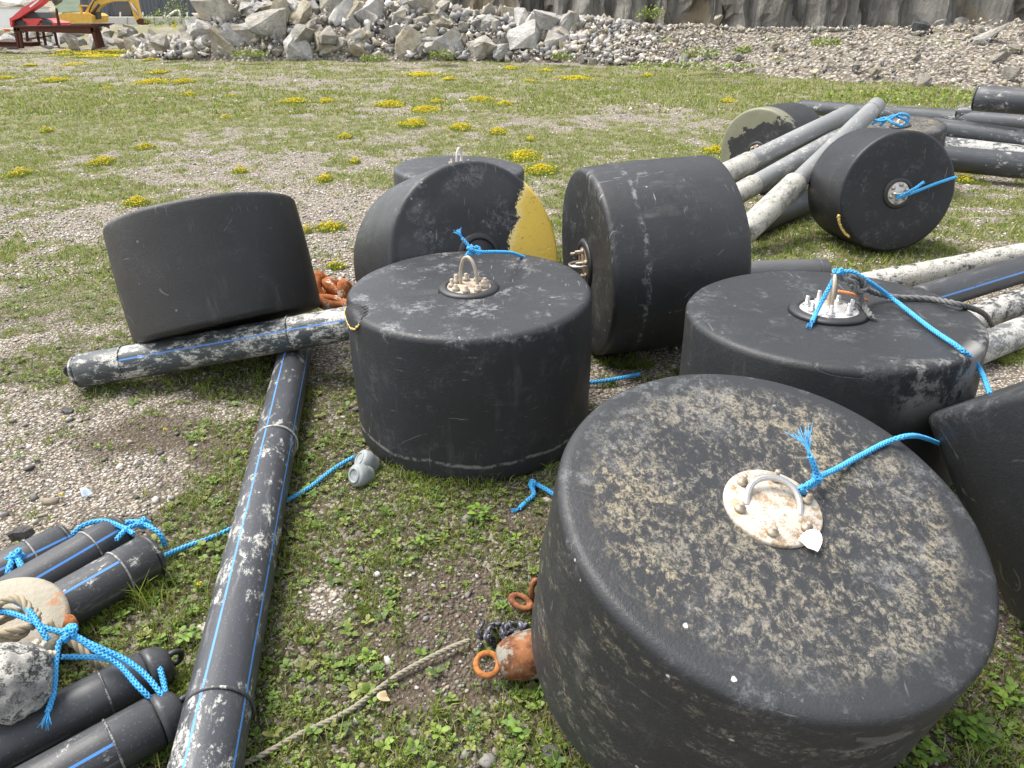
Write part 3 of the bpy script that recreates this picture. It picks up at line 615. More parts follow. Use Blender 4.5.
bC2, _, _ = buoy('C2', 'far upright drum buoy almost hidden behind the yellow-painted one', rubber('rubber_far', (.042, .043, .046), dust=.8, seed=4), r_plate=.085, mplate=M_DSTEEL, nb=6, eye_h=.11, eye_r=.03, eye_ang=R(60), eyem=simple('pale_eye', (.6, .58, .54), .5, .2))
bD, MD, aD = buoy('D', 'tall drum buoy lying on its side, pale scrape down its barrel', rubber('rubber_side', (.028, .029, .0305), dust=.6, dots=.45, seed=5, H=.66, streak=.8, extra=lambda t, c, x, y, z, rad: t.mix(t.math('MULTIPLY', t.math('MULTIPLY', t.ss(t.math('ABSOLUTE', t.math('SUBTRACT', t.math('ADD', z, t.math('MULTIPLY', t.noise(5, 5, .7), .08)), .545)), .018, .004), t.ss(t.noise(22, 6, .8), .46, .62)), .5), c, (.27, .30, .30))), seams=(.55,),
    r_plate=.09, mplate=metal_plate('plate_brown', (.26, .21, .15), 1.0), nb=6, bolt_h=.05, eye_h=.07)
bE, ME, aE = buoy('E', 'drum buoy at left leaning back, propped on a crusted pipe', rubber('rubber_left', (.026, .025, .024), dust=.5, dots=.2, seed=6, streak=.5, H=.562), r_plate=.09, mplate=M_DSTEEL)
bF, MF, aF = buoy('F', 'upright drum buoy right of centre with shiny bolted plate and ropes', rubber('rubber_plate', (.027, .028, .0295), dust=.55, dots=.15, seed=7, streak=.5, rim=.49, H=.63, extra=lambda t, c, x, y, z, rad: t.mix(t.math('MULTIPLY', t.math('MULTIPLY', t.ss(t.math('ADD', t.math('MULTIPLY', t.noise(7, 5, .7), .6), t.math('MULTIPLY', t.noise(34, 6, .8), .4)), .44, .54), t.math('MULTIPLY', t.ss(rad, .43, .485), t.math('MULTIPLY', t.ss(z, .40, .58), t.math('MULTIPLY', t.ss(x, -.02, .10), t.ss(y, -.10, -.26))))), .75), c, (.32, .31, .29))),
    r_plate=.1, mplate=simple('bright_plate', (.72, .71, .68), .38, .5, .12, 30, .05), nb=7, bolt_h=.038, eye_r=.04, eye_h=.125, eye_ang=R(75), bolt_r=.008, mb=M_STEEL, eyem=simple('bronzed_eye', (.50, .40, .30), .4, .6))
bG, MG, aG = buoy('G', 'drum buoy cut off by the right edge, leaning over the fouled drum', rubber('rubber_lean', (.024, .025, .027), dust=.6, seed=8, streak=.35), plate=True, r_plate=.09, mplate=M_DSTEEL, re=.03)
bH, MH, aH = buoy('H', 'far drum buoy on its side, roped shiny hub facing the camera', rubber('rubber_hub', (.020, .020, .022), dust=.35, dots=.12, seed=9, streak=.4, rings=.10, H=.53), r_plate=.078, mplate=metal_plate('plate_shiny', (.70, .68, .62), .5), nb=6, bolt_h=.02, eye_h=.03)
bI, MI, aI = buoy('I', 'farthest left of the distant drums, flaking olive paint round its face', rubber('rubber_olive', (.030, .030, .031), dust=.6, seed=10, extra=paint_olive, streak=.4), r_plate=.07, mplate=metal_plate('plate_rusted', (.45, .38, .3), .9), nb=6, eye_h=.03)
bJ, MJ, aJ = buoy('J', 'far upright drum buoy with muddy brown top behind the roped hub drum', rubber('rubber_mud', (.04, .04, .04), dep=1.4, depc=(.30, .23, .13), dust=.8, seed=11, rim=.40, H=.59, streak=.5), r_plate=.07, mplate=M_DSTEEL, nb=6)
def face(k, M, px, py, off=0.0):
    ax = bframe(k)[1]; p = Vector(BU[k][:3])+ax*off; return on_plane(px, py, p, ax)

# torn rim on B and gouge on H
def torn(root, k, a0, span, zc, n=22, wid=.05, foam=.006):
    Rr, H = BU[k][5], BU[k][6]; re = .026; low = []; hi = []
    for i in range(n+1):
        t = i/n; a = a0+span*t; e = math.sin(math.pi*t)**.7; j = .006*math.sin(i*2.3)+.004*math.sin(i*5.1)
        low.append((a, -(.012+wid*.55*e)+j*.5)); hi.append((a, .006+wid*.75*e*(.8+.3*math.sin(i*1.7))+j))
    def P(a, s, off=.004):               # s<0 down the barrel, s>0 towards the axis, over a rounded rim
        L = re*math.pi/2
        if s < -L/2: r, z = Rr+.004, H-re+(s+L/2)
        elif s > L/2: r, z = Rr-re-(s-L/2), H
        else: q = (s+L/2)/re; r, z = Rr-re+re*math.cos(q), H-re+re*math.sin(q)
        q = min(max((s+L/2)/re, 0), math.pi/2); r += off*math.cos(q); z += off*math.sin(q); return (r*math.cos(a), r*math.sin(a), z)
    V = []; F = []; m = 7
    for (a, l), (_, h) in zip(low, hi):
        for j in range(m):
            f = j/(m-1); V.append(P(a, l+(h-l)*f, .005-.004*math.sin(math.pi*f)))
    for i in range(n):
        for j in range(m-1): F.append((i*m+j, (i+1)*m+j, (i+1)*m+j+1, i*m+j+1))
    t_ = mobj('tear_shade_patch', (V, F), M_TEAR_SHADE, root)  # near-black sheet paints the shade of a hollow inside the tear
    pts = [P(a, l-.002, .004) for a, l in low]
    mobj('foam_edge', tube(catmull(pts, .005), foam, 6), M_FOAM, t_)
M_ = MB.inverted() @ gp(347, 312, .58); aa = math.atan2(M_.y, M_.x)
torn(bB, 'B', aa-.03, .34, .58, wid=.075, foam=.0035)
M_ = MH.inverted() @ face('H', MH, 846, 226); aa = math.atan2(M_.y, M_.x)
torn(bH, 'H', aa-.22, .45, .5, wid=.03, foam=.011)

# ------------------------------------------------------------------ pipes
def pipe(name, label, p0, p1, r, mat, cat='pipe', group=None, beads=(), capped=(0, 0), hollow=(0, 0), sleeve=None, lug=False, beadm=None):
    p0 = Vector(p0); p1 = Vector(p1); d = p1-p0; L = d.length; d.normalize()
    u = (Vector((0, 0, 1))-d*d.z).normalized(); v = d.cross(u)
    M = Matrix(((u.x, v.x, d.x, p0.x), (u.y, v.y, d.y, p0.y), (u.z, v.z, d.z, p0.z), (0, 0, 0, 1)))
    root = empty(name, M); tag(root, label, cat, group)
    n = max(4, int(L/.12)); prof = []
    for i in range(n+1): prof.append((r*(1+.006*math.sin(i*1.3+r*50)), L*i/n))
    ch = r*.12
    prof[0] = (r-ch, 0); prof.insert(1, (r, ch)); prof[-1] = (r, L-ch); prof.append((r-ch, L))
    if hollow[0]: prof = [(r*.82, .15), (r*.82, .004)]+prof
    if hollow[1]: prof = prof+[(r*.82, L-.004), (r*.82, L-.15)]
    bv, bf = lathe(prof, 40); k1, k2 = (random.random()-.5)*.004*min(L, 2.5), (random.random()-.5)*.004*min(L, 2.5)
    bv = [(x+k1*math.sin(math.pi*z/L), y+k2*math.sin(math.pi*z/L), z) for x, y, z in bv]; mobj('barrel', (bv, bf), mat, root)
    for z in beads:
        b = mobj('weld_bead', xf(torus(r+.001, r*.045, 40, 8), Matrix.Translation((0, 0, z))), beadm or mat, root)
    if sleeve:
        z0, z1, rs, ms = sleeve; mobj('sleeve', lathe([(r, z0), (rs*.97, z0), (rs, z0+.01), (rs, z1-.02), (rs*.93, z1), (r, z1+.004)], 40), ms, root)
    for e, zz, sg in ((capped[0], 0, -1), (capped[1], L, 1)):
        if e:
            pr = [(r*.99, zz)]
            for i in range(1, 7): a = math.pi/2*i/6; pr.append((r*.99*(.35+.65*math.cos(a)) if i < 6 else 0, zz+sg*e*math.sin(a)))
            cp = mobj('end_cap', lathe(pr, 40), mat, root)
            if lug: mobj('lug', xf(torus(r*.30, r*.13, 18, 8), Matrix.Translation((r*.1, 0, zz+sg*(e+r*.12))) @ Matrix.Rotation(math.pi/2, 4, 'Y') @ Matrix.Rotation(math.pi/2, 4, 'X')), M_BLACK, cp)
    return root, M, L
def ext(a, b, e0=0, e1=0):
    d = (b-a).normalized(); return a-d*e0, b+d*e1
# long pipe with two blue lines running towards the camera
r16 = .08
a = gp(206, 772, .08); b = gp(296, 350, .08); d = (b-a).normalized(); a0, b0 = ext(a, b, .9, .25)
pL2, ML2, LL2 = pipe('float_pipe', 'long black pipe with thin blue lines running towards the camera', a0, b0, r16, pe_pipe('pipe_lines', r16, (-.33, 1.1), .34, (.034, .036, .041), seed=1, sw=.036), beads=(), group='black plastic pipes')
for (px, py) in ((265, 440), (212, 706)):
    q = ML2.inverted() @ gp(px, py, .10); mobj('weld_bead', xf(torus(r16+.001, .0042, 40, 8), Matrix.Translation((0, 0, q.z))), pe_pipe('bead_%d' % px, .08, (), 1.3 if px > 230 else .1, seed=3), pL2)
# crusted pipe under the leaning drum
a = gp(80, 371, .085); b = gp(297, 332, .245); a0, b0 = ext(a, b, 0, 1.0)
pL1, ML1, LL1 = pipe('float_pipe', 'white-crusted black pipe under the leaning left drum', a0, b0, r16, pe_pipe('pipe_crusted', r16, (1.0,), .52, (.036, .042, .044), seed=2, sw=.04, sz=.22, wc=(.58, .56, .50)), beads=(.22, 1.0), capped=(.03, 0), lug=True, group='black plastic pipes')
# right-hand pipes behind the plate drum
PR = [('white-crusted pipe, uppermost of those right of the plate drum', (872, 284), (1024, 254), .08, dict(white=1.1, wc=(.56, .53, .46)), (.55,)), ('black pipe with blue line between two crusted pipes', (925, 298), (1024, 268), .21, dict(stripes=(1.25,), sw=.06), ()),
      ('white-crusted pipe beneath the blue-lined black pipe at right', (965, 322), (1024, 301), .08, dict(white=1.0, wc=(.54, .51, .45)), ()), ('grey scuffed pipe lowest of those right of the plate drum', (980, 348), (1024, 331), .08, dict(white=.75, base=(.08, .08, .08)), ())]
for i, (lab, A_, B_, z, kw, bd) in enumerate(PR):
    a, b = ext(gp(*A_, z), gp(*B_, z), .35 if i != 1 else .05, 1.6); pipe('float_pipe', lab, a, b, r16, pe_pipe('pipe_right_%d' % i, r16, seed=10+i, **kw), beads=bd, group='black plastic pipes', capped=(.02, 0))
a, b = gp(735, 274, .08), gp(826, 271, .08); pipe('float_pipe', 'short dark pipe end showing behind the plate drum', a, b, r16, pe_pipe('pipe_stub', r16, seed=20, base=(.06, .06, .062)), beads=((b-a).length-.06,), group='black plastic pipes')
# three pale-ended pipes over the far drums
SLV = pe_pipe('sleeve_pale', .1, (), .95, (.14, .135, .12), seed=31, wc=(.46, .44, .38)); GP = [pe_pipe('pipe_grey_%d' % i, .08, (), .35, (.15, .152, .15), seed=33+i) for i in range(3)]
T1a, T1b = Vector((1.66, 5.22, .16)), Vector((3.02, 6.50, .885)); d = (T1b-T1a).normalized()
pipe('float_pipe', 'grey pipe with long white sleeve, raised nearest the roped hub drum', T1a, T1b, .070, GP[0], sleeve=(0, .72, .092, SLV), group='black plastic pipes', beads=(1.9,))
T2a, T2b = wp(716, 178, 6.05), wp(850, 113, 6.95)
pipe('float_pipe', 'grey pipe with short white sleeve, crossing in front of the olive-painted drum', T2a, T2b, .078, GP[1], sleeve=(0, .40, .086, SLV), group='black plastic pipes')
T3a, T3b = wp(722, 203, 5.7), wp(836, 138, 6.72)
pipe('float_pipe', 'grey pipe lying between the two white-sleeved raised pipes', T3a, T3b, .074, GP[2], sleeve=(0, .42, .083, SLV), group='black plastic pipes')
a, b = gp(745, 228, .1), gp(835, 190, .1); pipe('float_pipe', 'black pipe in the shade under the white-sleeved pipes', a, b, .1, pe_pipe('pipe_shade', .1, seed=40), group='black plastic pipes')
# far stack at right
FAR = [('far long black pipe reaching left past the muddy drum', wp(801, 107, 12.6), wp(1024, 124, 9.0), .105, .1), ('far pipe on top of the stack at the right edge', wp(976, 98, 8.7), wp(1024, 101, 8.4), .135, .35),
       ('far thin pale pipe just under the top of the stack', wp(958, 112, 9.8), wp(1024, 118, 9.3), .08, .5), ('far black pipe third from the bottom of the stack', wp(930, 128, 8.9), wp(1024, 141, 8.3), .12, .12),
       ('far silvery scuffed pipe second from the bottom of the stack', wp(930, 145, 8.5), wp(1024, 158, 8.0), .105, .95), ('far black pipe at the bottom of the stack', wp(930, 157, 8.0), wp(1024, 174, 7.6), .125, .1)]
for i, (lab, a, b, r, wh) in enumerate(FAR):
    a, b = ext(a, b, 0, 3.0)
    if b.z < r: b.z = r
    pipe('float_pipe', lab, a, b, r, pe_pipe('pipe_far_%d' % i, r, white=wh, seed=50+i, base=(.032, .034, .038)), group='black plastic pipes', capped=(.02, 0))
# bundle bottom left
def bp(i, lab, A_, B_, z, r, stripes, cap, e1=.5, bead=.10, lug=False, wh=.0, sz=-1e3):
    a, b = gp(*A_, z), gp(*B_, z); a, b = ext(a, b, 0, e1)
    return pipe('float_pipe', lab, a, b, r, pe_pipe('pipe_bundle_%d' % i, r, stripes, wh, seed=60+i, sw=.05, sz=sz), beads=(bead,), capped=(cap, 0), lug=lug, group='black plastic pipes', beadm=pe_pipe('bead_bundle_%d' % i, r, (), .9, seed=70+i, wc=(.3, .29, .27)))
bp(0, 'left pipe of the three roped pipes at bottom left', (66, 543), (5, 573), .066, .066, (-.75,), .02)
bp(1, 'middle pipe of the three roped pipes at bottom left', (120, 534), (40, 581), .068, .068, (-.75,), .02)
bp(2, 'right pipe of the three roped pipes, speckled with blue line', (150, 556), (56, 611), .072, .072, (-.45,), .025, wh=.1, sz=.1)
bp(3, 'upper of the two round-capped pipes at bottom left', (148, 673), (0, 748), .066, .062, (), .06, lug=True)
bp(4, 'lower of the two round-capped pipes, blue line along it', (158, 721), (70, 771), .066, .064, (-.7,), .06, lug=True, wh=.1, sz=.1)

# ------------------------------------------------------------------ ropes
def braid(path, r, n=3, pitch=None, seg=4, step=None, smooth_step=.006):
    """plaited rope: n strands each way round, weaving over and under"""
    pitch = pitch or r*5.2; P, s = resample(catmull(path, smooth_step), step or pitch/9); P_, T, N, B = frames(P); V = []; F = []
    for sg in (1, -1):
        for k in range(n):
            ph = sg*2*np.pi*s/pitch+2*np.pi*k/n+(0 if sg > 0 else .4); rr = r*(.70+.16*np.cos(n*ph*1.0+(0 if sg > 0 else np.pi)))
            q = P+rr[:, None]*(np.cos(ph)[:, None]*N+np.sin(ph)[:, None]*B); v, f = tube(q, r*.44, seg); b = len(V); V += v; F += [tuple(i+b for i in g) for g in f]
    return V, F
def twist(path, r, n=3, pitch=None, seg=6):
    pitch = pitch or r*7; P, s = resample(catmull(path, .008), pitch/10); P_, T, N, B = frames(P); V = []; F = []
    for k in range(n):
        ph = 2*np.pi*s/pitch+2*np.pi*k/n; q = P+r*.52*(np.cos(ph)[:, None]*N+np.sin(ph)[:, None]*B); v, f = tube(q, r*.55, seg); b = len(V); V += v; F += [tuple(i+b for i in g) for g in f]
    return V, F
def fray(p, d, L, n=34, r=.0011, spread=.5):
    p = np.array(p); d = np.array(Vector(d).normalized()); out = []
    for i in range(n):
        q = rng.normal(size=3); q -= d*q.dot(d); q = q/np.linalg.norm(q)*rng.random()**.5; l = L*(.6+.5*rng.random())
        pts = [p+q*.003, p+q*.005+d*l*.4, p+d*l+q*l*spread+np.array([0, 0, -.15*l*rng.random()])]
        out.append(tube(catmull(pts, l/5), np.linspace(r, r*.6, len(catmull(pts, l/5))), 4))
    return join(*out)
def knot(c, r, sc, seed=0, tilt=(0, 0, 0)):
    t = np.linspace(0, 2*np.pi, 26); p, q = 2, 3
    P = np.stack([(1.0+.55*np.cos(q*t))*np.cos(p*t), (1.0+.55*np.cos(q*t))*np.sin(p*t), .75*np.sin(q*t)], 1)*sc
    Mx = Matrix.Rotation(tilt[0]+seed, 3, 'X') @ Matrix.Rotation(tilt[1]+seed*1.7, 3, 'Y'); P = P @ np.array(Mx).T
    return braid(P+np.array(c), r, smooth_step=.004)
def rope(name, label, paths, r, mat=M_BLUE, knots=(), frays=(), fn=braid, group='ropes'):
    """paths = list of point lists (one rope, its strands and loops); origin at the first point"""
    o = Vector(paths[0][0]); root = empty(name, Matrix.Translation(o)); tag(root, label, 'rope', group); T = Matrix.Translation(-o)
    for p in paths: mobj('strand', xf(fn([tuple(v) for v in p], r), T), mat, root)
    for i, (c, sc) in enumerate(knots): mobj('knot', xf(knot(c, r, sc, i*.9+len(paths)), T), mat, root)
    for (p, d, L) in frays: mobj('frayed_end', xf(fray(p, d, L, r=max(.0009, r*.16)), T), mat, root)
    return root
rb = .0058
fa = lambda x, y, o=.012: face('A', MA, x, y, o)
kA = fa(817, 478, .035)
rope('blue_rope', 'bright blue rope tied to the crusted plate of the fouled drum',
     [[fa(801, 494, .012), fa(806, 486, .045), fa(812, 482, .04), kA, fa(838, 468, .02), fa(858, 457, .014), fa(885, 443, .012), fa(908, 436, .02), wp(925, 438, 1.72), wp(945, 446, 1.86)],
      [fa(806, 494, .012), fa(799, 492, .02), fa(802, 487, .03), fa(812, 486, .03), kA],
      [kA, fa(815, 468, .06), fa(810, 456, .085)]], rb, knots=[(kA, rb*1.1)], frays=[(fa(810, 456, .085), fa(802, 430, .11)-fa(810, 456, .085), .065)])
ff = lambda x, y, o=.01: face('F', MF, x, y, o)
eyeF = MF @ Vector((0, 0, BU['F'][6]+.13))
def nearp(px, py, ref): return on_plane(px, py, ref, FW)
kF = nearp(838, 273, eyeF); q1 = nearp(852, 272, eyeF)
rope('blue_rope', 'blue rope from the shiny bolted plate over the drum edge to right',
     [[ff(812, 322, .012), ff(818, 309, .03), nearp(829, 288, eyeF), kF], [kF, q1, nearp(868, 281, eyeF-Vector((0, 0, .02))), ff(893, 299, .03), ff(930, 328, .012), ff(962, 350, .010), wp(979, 368, 2.1), wp(990, 394, 1.98)]], .0074, knots=[(kF, .010)],
     frays=[(ff(812, 322, .012), ff(806, 328, .004)-ff(812, 322, .012), .03)])
g0 = nearp(832, 274, eyeF); 
rope('grey_rope', 'thick grey twisted rope hitched to the eye of the plate drum',
     [[g0, nearp(842, 278, eyeF), nearp(856, 283, eyeF-Vector((0, 0, .02))), ff(872, 292, .04), ff(895, 297, .014), ff(930, 299, .012), ff(965, 306, .012), wp(984, 314, 2.78), wp(992, 326, 2.85)],
      [nearp(850, 280, eyeF), nearp(858, 290, eyeF-Vector((0, 0, .03))), ff(862, 302, .03), ff(868, 312, .014), ff(872, 317, .010)], [nearp(848, 276, eyeF), nearp(860, 278, eyeF-Vector((0, 0, .01))), nearp(866, 288, eyeF-Vector((0, 0, .03))), nearp(858, 292, eyeF-Vector((0, 0, .03))), nearp(850, 284, eyeF)]],
     .0105, M_GREY_ROPE, knots=(), fn=twist, frays=[(ff(872, 317, .010), ff(876, 319, .004)-ff(872, 317, .01), .02)])
rope('orange_cord', 'short orange cord caught behind the eye of the plate drum', [[ff(838, 291, .05), ff(852, 294, .045), ff(868, 301, .014)]], .005, simple('orange_cord', (.60, .20, .05), .7), fn=twist)
eyeB = MB @ Vector((0, 0, BU['B'][6]+.118)); kB = nearp(471, 250, eyeB)
rope('blue_rope', 'blue rope knotted through the eye of the torn-rim drum',
     [[kB, nearp(482, 252, eyeB), nearp(497, 252, eyeB+Vector((0, .05, -.02))), wp(512, 253, 3.0), wp(524, 257, 3.15), wp(560, 268, 3.4)], [kB, nearp(468, 245, eyeB), nearp(462, 238, eyeB+Vector((0, 0, .0)))], [nearp(466, 256, eyeB), kB, nearp(478, 247, eyeB), nearp(480, 254, eyeB), kB]],
     .0062, knots=[(kB, .0105)], frays=[(nearp(462, 238, eyeB), UP*1.0-RT*.5, .04)])
fh = lambda x, y, o=.012: face('H', MH, x, y, o)
rope('blue_rope', 'thin blue rope stretched from the far drum hub to its rim', [[fh(896, 198, .03), fh(912, 193, .02), fh(935, 184, .012), fh(953, 178, .010), fh(955.5, 177.5, -.02), fh(955, 178, -.12)], [fh(902, 195, .025), fh(914, 189, .05), fh(924, 182, .06)]], .010, knots=[(fh(900, 196, .03), .012)])
rope('blue_rope', 'tangle of blue rope between muddy far drum and raised pipes', [[wp(868, 117, 6.9), wp(878, 121, 6.9), wp(890, 119, 6.85), wp(900, 114, 6.8), wp(909, 117, 6.8), wp(903, 126, 6.8), wp(893, 123, 6.8), wp(884, 118, 6.9), wp(872, 124, 6.9)], [wp(880, 126, 6.9), wp(892, 116, 6.85), wp(906, 120, 6.8)]], .011)
# rope across the ground
rope('blue_rope', 'blue rope lying on the ground under the long striped pipe', [[gp(163, 556, .04), gp(185, 547, .015), gp(215, 536, .012), gp(245, 522, .012), gp(282, 503, .012), gp(310, 487, .012), gp(335, 468, .014), gp(354, 457, .02)]], .0075, M_BLUE)
rope('blue_rope', 'frayed blue rope scrap at the foot of the torn-rim drum', [[gp(519, 509, .012), gp(527, 501, .014), gp(534, 494, .02), gp(530, 483, .03), gp(540, 486, .03), gp(556, 496, .03), gp(575, 512, .02)]], .008, frays=[(gp(519, 509, .012), gp(510, 512, .004)-gp(519, 509, .012), .03)], knots=[(gp(533, 484, .03), .008)])
rope('blue_rope', 'blue rope lying in the dark gap behind the fouled drum', [[gp(578, 384, .02), gp(610, 380, .03), gp(640, 374, .03)]], .009)
# ropes of the bundle
rope('blue_rope', 'blue rope tying the tops of the three bundled pipes', [[gp(70, 537, .10), gp(84, 525, .125), gp(104, 521, .13), gp(122, 527, .13), gp(134, 534, .13)], [gp(126, 522, .13), gp(138, 522, .13), gp(152, 528, .13), gp(161, 536, .11), gp(165, 546, .07)], [gp(116, 540, .13), gp(128, 528, .135), gp(142, 524, .13), gp(150, 522, .12)]], .0075, knots=[(gp(143, 523, .13), .009)])
rope('blue_rope', 'blue rope hitched round the leftmost bundled pipe', [[gp(-12, 566, .11), gp(4, 560, .12), gp(18, 556, .125), gp(20, 548, .12)], [gp(16, 556, .125), gp(22, 568, .12), gp(24, 578, .11)], [gp(14, 556, .12), gp(10, 566, .12), gp(8, 574, .11)]], .0085, knots=[(gp(17, 556, .125), .010)])
kQ = gp(70, 633, .22); 
rope('blue_rope', 'thick blue rope knotted over the round-capped pipes, frayed tail hanging', [[gp(-15, 612, .24), gp(6, 612, .24), gp(28, 619, .24), gp(48, 629, .23), kQ], [gp(-10, 601, .23), gp(14, 601, .24), gp(30, 612, .25), gp(40, 628, .24), gp(48, 640, .22)],
     [kQ, gp(60, 642, .21), gp(56, 662, .19), gp(54, 690, .16), gp(48, 712, .145)], [kQ, gp(95, 646, .20), gp(122, 658, .17), gp(142, 672, .15), gp(158, 690, .13), gp(168, 706, .10), gp(170, 720, .08)], [kQ, gp(98, 652, .19), gp(120, 666, .16), gp(138, 686, .145), gp(150, 698, .12)], [gp(62, 657, .17), gp(90, 657, .16), gp(115, 660, .16)], [gp(160, 668, .11), gp(165, 690, .10), gp(167, 716, .09), gp(176, 719, .08)]],
     .0064, knots=[(kQ, .012), (gp(171, 717, .08), .008)], frays=[(gp(48, 712, .145), gp(45, 722, .14)-gp(50, 700, .15), .035)])
# old tan rope over the ground
rope('old_rope', 'weathered tan rope lying across the gravel to the mussels', [[gp(225, 772, .012), gp(262, 755, .013), gp(300, 734, .014), gp(345, 713, .013), gp(368, 697, .013), gp(395, 677, .014), gp(425, 660, .016), gp(452, 647, .02), gp(470, 640, .02)]], .0072, simple('tan_rope', (.25, .225, .165), .9, 0, .3, 70, .3), fn=twist)

# ------------------------------------------------------------------ small hardware
def placed(name, label, cat, loc, rot=(0, 0, 0), group=None):
    e = empty(name, Matrix.Translation(loc) @ Matrix.Rotation(rot[2], 4, 'Z') @ Matrix.Rotation(rot[1], 4, 'Y') @ Matrix.Rotation(rot[0], 4, 'X')); tag(e, label, cat, group); return e
# rusty swivel: bell with an eye, lying on its side, pointing left
p = gp(527, 655, .062); sw = placed('rusty_swivel', 'rusty bell-shaped swivel with orange eye beside the fouled drum', 'swivel', p, (0, R(-95), R(12)))
M_BELL = rust('bell_rust', (.09, .038, .02), (.25, .105, .045), (.22, .21, .17), .52)
mobj('bell', lathe([(0, -.06), (.058, -.06), (.064, -.02), (.062, .02), (.052, .055), (.040, .074), (.026, .080), (0, .082)], 36), M_BELL, sw)
mobj('eye', xf(torus(.030, .0085, 32, 10), Matrix.Translation((0, 0, .108)) @ Matrix.Rotation(R(68), 4, 'Z') @ Matrix.Rotation(math.pi/2, 4, 'X')), rust('eye_rust', (.20, .075, .025), (.42, .17, .05), (.5, .25, .1), .64), sw)
def link_chain(label, spots, mat, ro, rr, el):
    e = placed('chain', label, 'chain', spots[0][0])
    for (q, rot) in spots:
        Mx = Matrix.Translation(q-spots[0][0]) @ Matrix.Rotation(rot[2], 4, 'Z') @ Matrix.Rotation(rot[1], 4, 'Y') @ Matrix.Rotation(rot[0], 4, 'X')
        mobj('chain_link', xf(torus(ro, rr, 30, 10, zs=el), Mx), mat, e)
link_chain('short rusty chain poking out left of the fouled drum', [(gp(521, 602, .035), (R(18), 0, R(70))), (gp(536, 590, .045), (R(80), 0, R(50)))], rust('chain_rust', (.12, .045, .025), (.33, .13, .06), (.4, .3, .22), .68), .021, .0085, 1.4)
link_chain('heavy orange rusty chain heaped behind the crusted pipe', [(gp(324, 291, .16), (R(55), R(20), R(60))), (gp(342, 291, .15), (R(35), R(-10), R(100))), (gp(333, 303, .14), (R(10), R(5), R(85))), (gp(350, 300, .12), (R(70), 0, R(75))), (gp(330, 296, .06), (R(5), 0, R(40)))], rust('chain_orange', (.20, .06, .02), (.44, .15, .045), (.60, .52, .43), .54), .052, .029, 1.6)
# grey plastic fitting
p = gp(362, 476, .032); gf = placed('pipe_fitting', 'small grey plastic fitting of two knobs at drum foot', 'fitting', p, (0, 0, 0))
MGF = simple('grey_plastic', (.25, .27, .27), .7, 0, .35, 30, .3)
kn = lathe([(0, -.03), (.020, -.03), (.024, -.02), (.026, -.006), (.030, .0), (.030, .018), (.026, .024), (.014, .025), (0, .021)], 28); gf.scale = (1.45, 1.45, 1.45)
for tr, rz, ry in (((0, 0, .002), R(225), R(66)), ((.004, .058, .004), R(200), R(52))):
    Mk = Matrix.Translation(tr) @ Matrix.Rotation(rz, 4, 'Z') @ Matrix.Rotation(ry, 4, 'Y')
    kb = mobj('knob', xf(kn, Mk), MGF, gf); mobj('rim', xf(torus(.018, .003, 28, 8), Mk @ Matrix.Translation((0, 0, .025))), MGF, kb)
# pale disc, barnacled lump and tan rope coil at bottom left
n_ = (CAM-gp(20, 625, .12)).normalized(); n_ = (n_+Vector((-.35, .2, .55))).normalized(); q = n_.to_track_quat('Z', 'Y').to_matrix().to_4x4()
dl = empty('sinker_disc', Matrix.Translation(gp(6, 628, .13)) @ q); tag(dl, 'pale encrusted round disc with rust stain lying on the bundle', 'disc')
td = NT('encrusted_disc'); cD = td.mix(td.noise(9, 6, .7), (.22, .20, .15), (.44, .40, .32)); cD = td.mix(td.ss(td.noise(5, 4, off=(2, 1, 5)), .57, .66), cD, (.42, .16, .05)); td.bump(td.noise(60, 6, .7), .6, .01); MDISC = td.done(cD, .95)
mobj('plate', lathe([(0, -.03), (.135, -.03), (.148, -.02), (.150, .0), (.140, .012), (.08, .014), (0, .012)], 48), MDISC, dl)
mobj('rim_flange', xf(lathe([(0, 0), (.016, 0), (.02, .004), (.02, .035), (.0, .037)], 24), Matrix.Translation((.145, -.035, -.025))), M_RUST, dl)
bm = bmesh.new(); bmesh.ops.create_icosphere(bm, subdivisions=4, radius=.085)
for v in bm.verts:
    n = mnoise.fractal(v.co*16, 1, 2, 4); v.co *= 1+.16*n+.06*mnoise.noise(v.co*60); v.co.x *= 1.15
me = bpy.data.meshes.new('barnacled_lump'); bm.to_mesh(me); bm.free(); me.polygons.foreach_set('use_smooth', [True]*len(me.polygons))
tb = NT('barnacles'); cB_ = tb.mix(tb.ss(tb.noise(34, 8, .82, dist=.1), .44, .54), (.06, .06, .06), (.62, .60, .53)); cB_ = tb.mix(tb.math('MULTIPLY', tb.ss(tb.noise(8, 3), .5, .6), .7), cB_, (.12, .12, .125)); tb.bump(tb.noise(90, 6, .8), 1, .01); me.materials.append(tb.done(cB_, .9))
lo = link(bpy.data.objects.new('barnacled_float', me)); lo.location = gp(8, 682, .20); tag(lo, 'rounded float crusted white with barnacles on the capped pipes', 'float')
cc = gp(8, 628, .215); t_ = np.linspace(0, 5.6*math.pi, 70)
coil = [tuple(np.array(cc)+np.array([.075*math.cos(a)*(1-.02*a), .05*math.sin(a), .022*math.sin(a*1.37+1)+.002*a])) for a in t_]
rope('old_rope', 'tan three-strand rope coiled on the pale disc', [coil, [gp(48, 622, .17), gp(70, 640, .12), gp(92, 660, .07), gp(105, 672, .02)]], .011, M_OLD_ROPE, fn=twist)
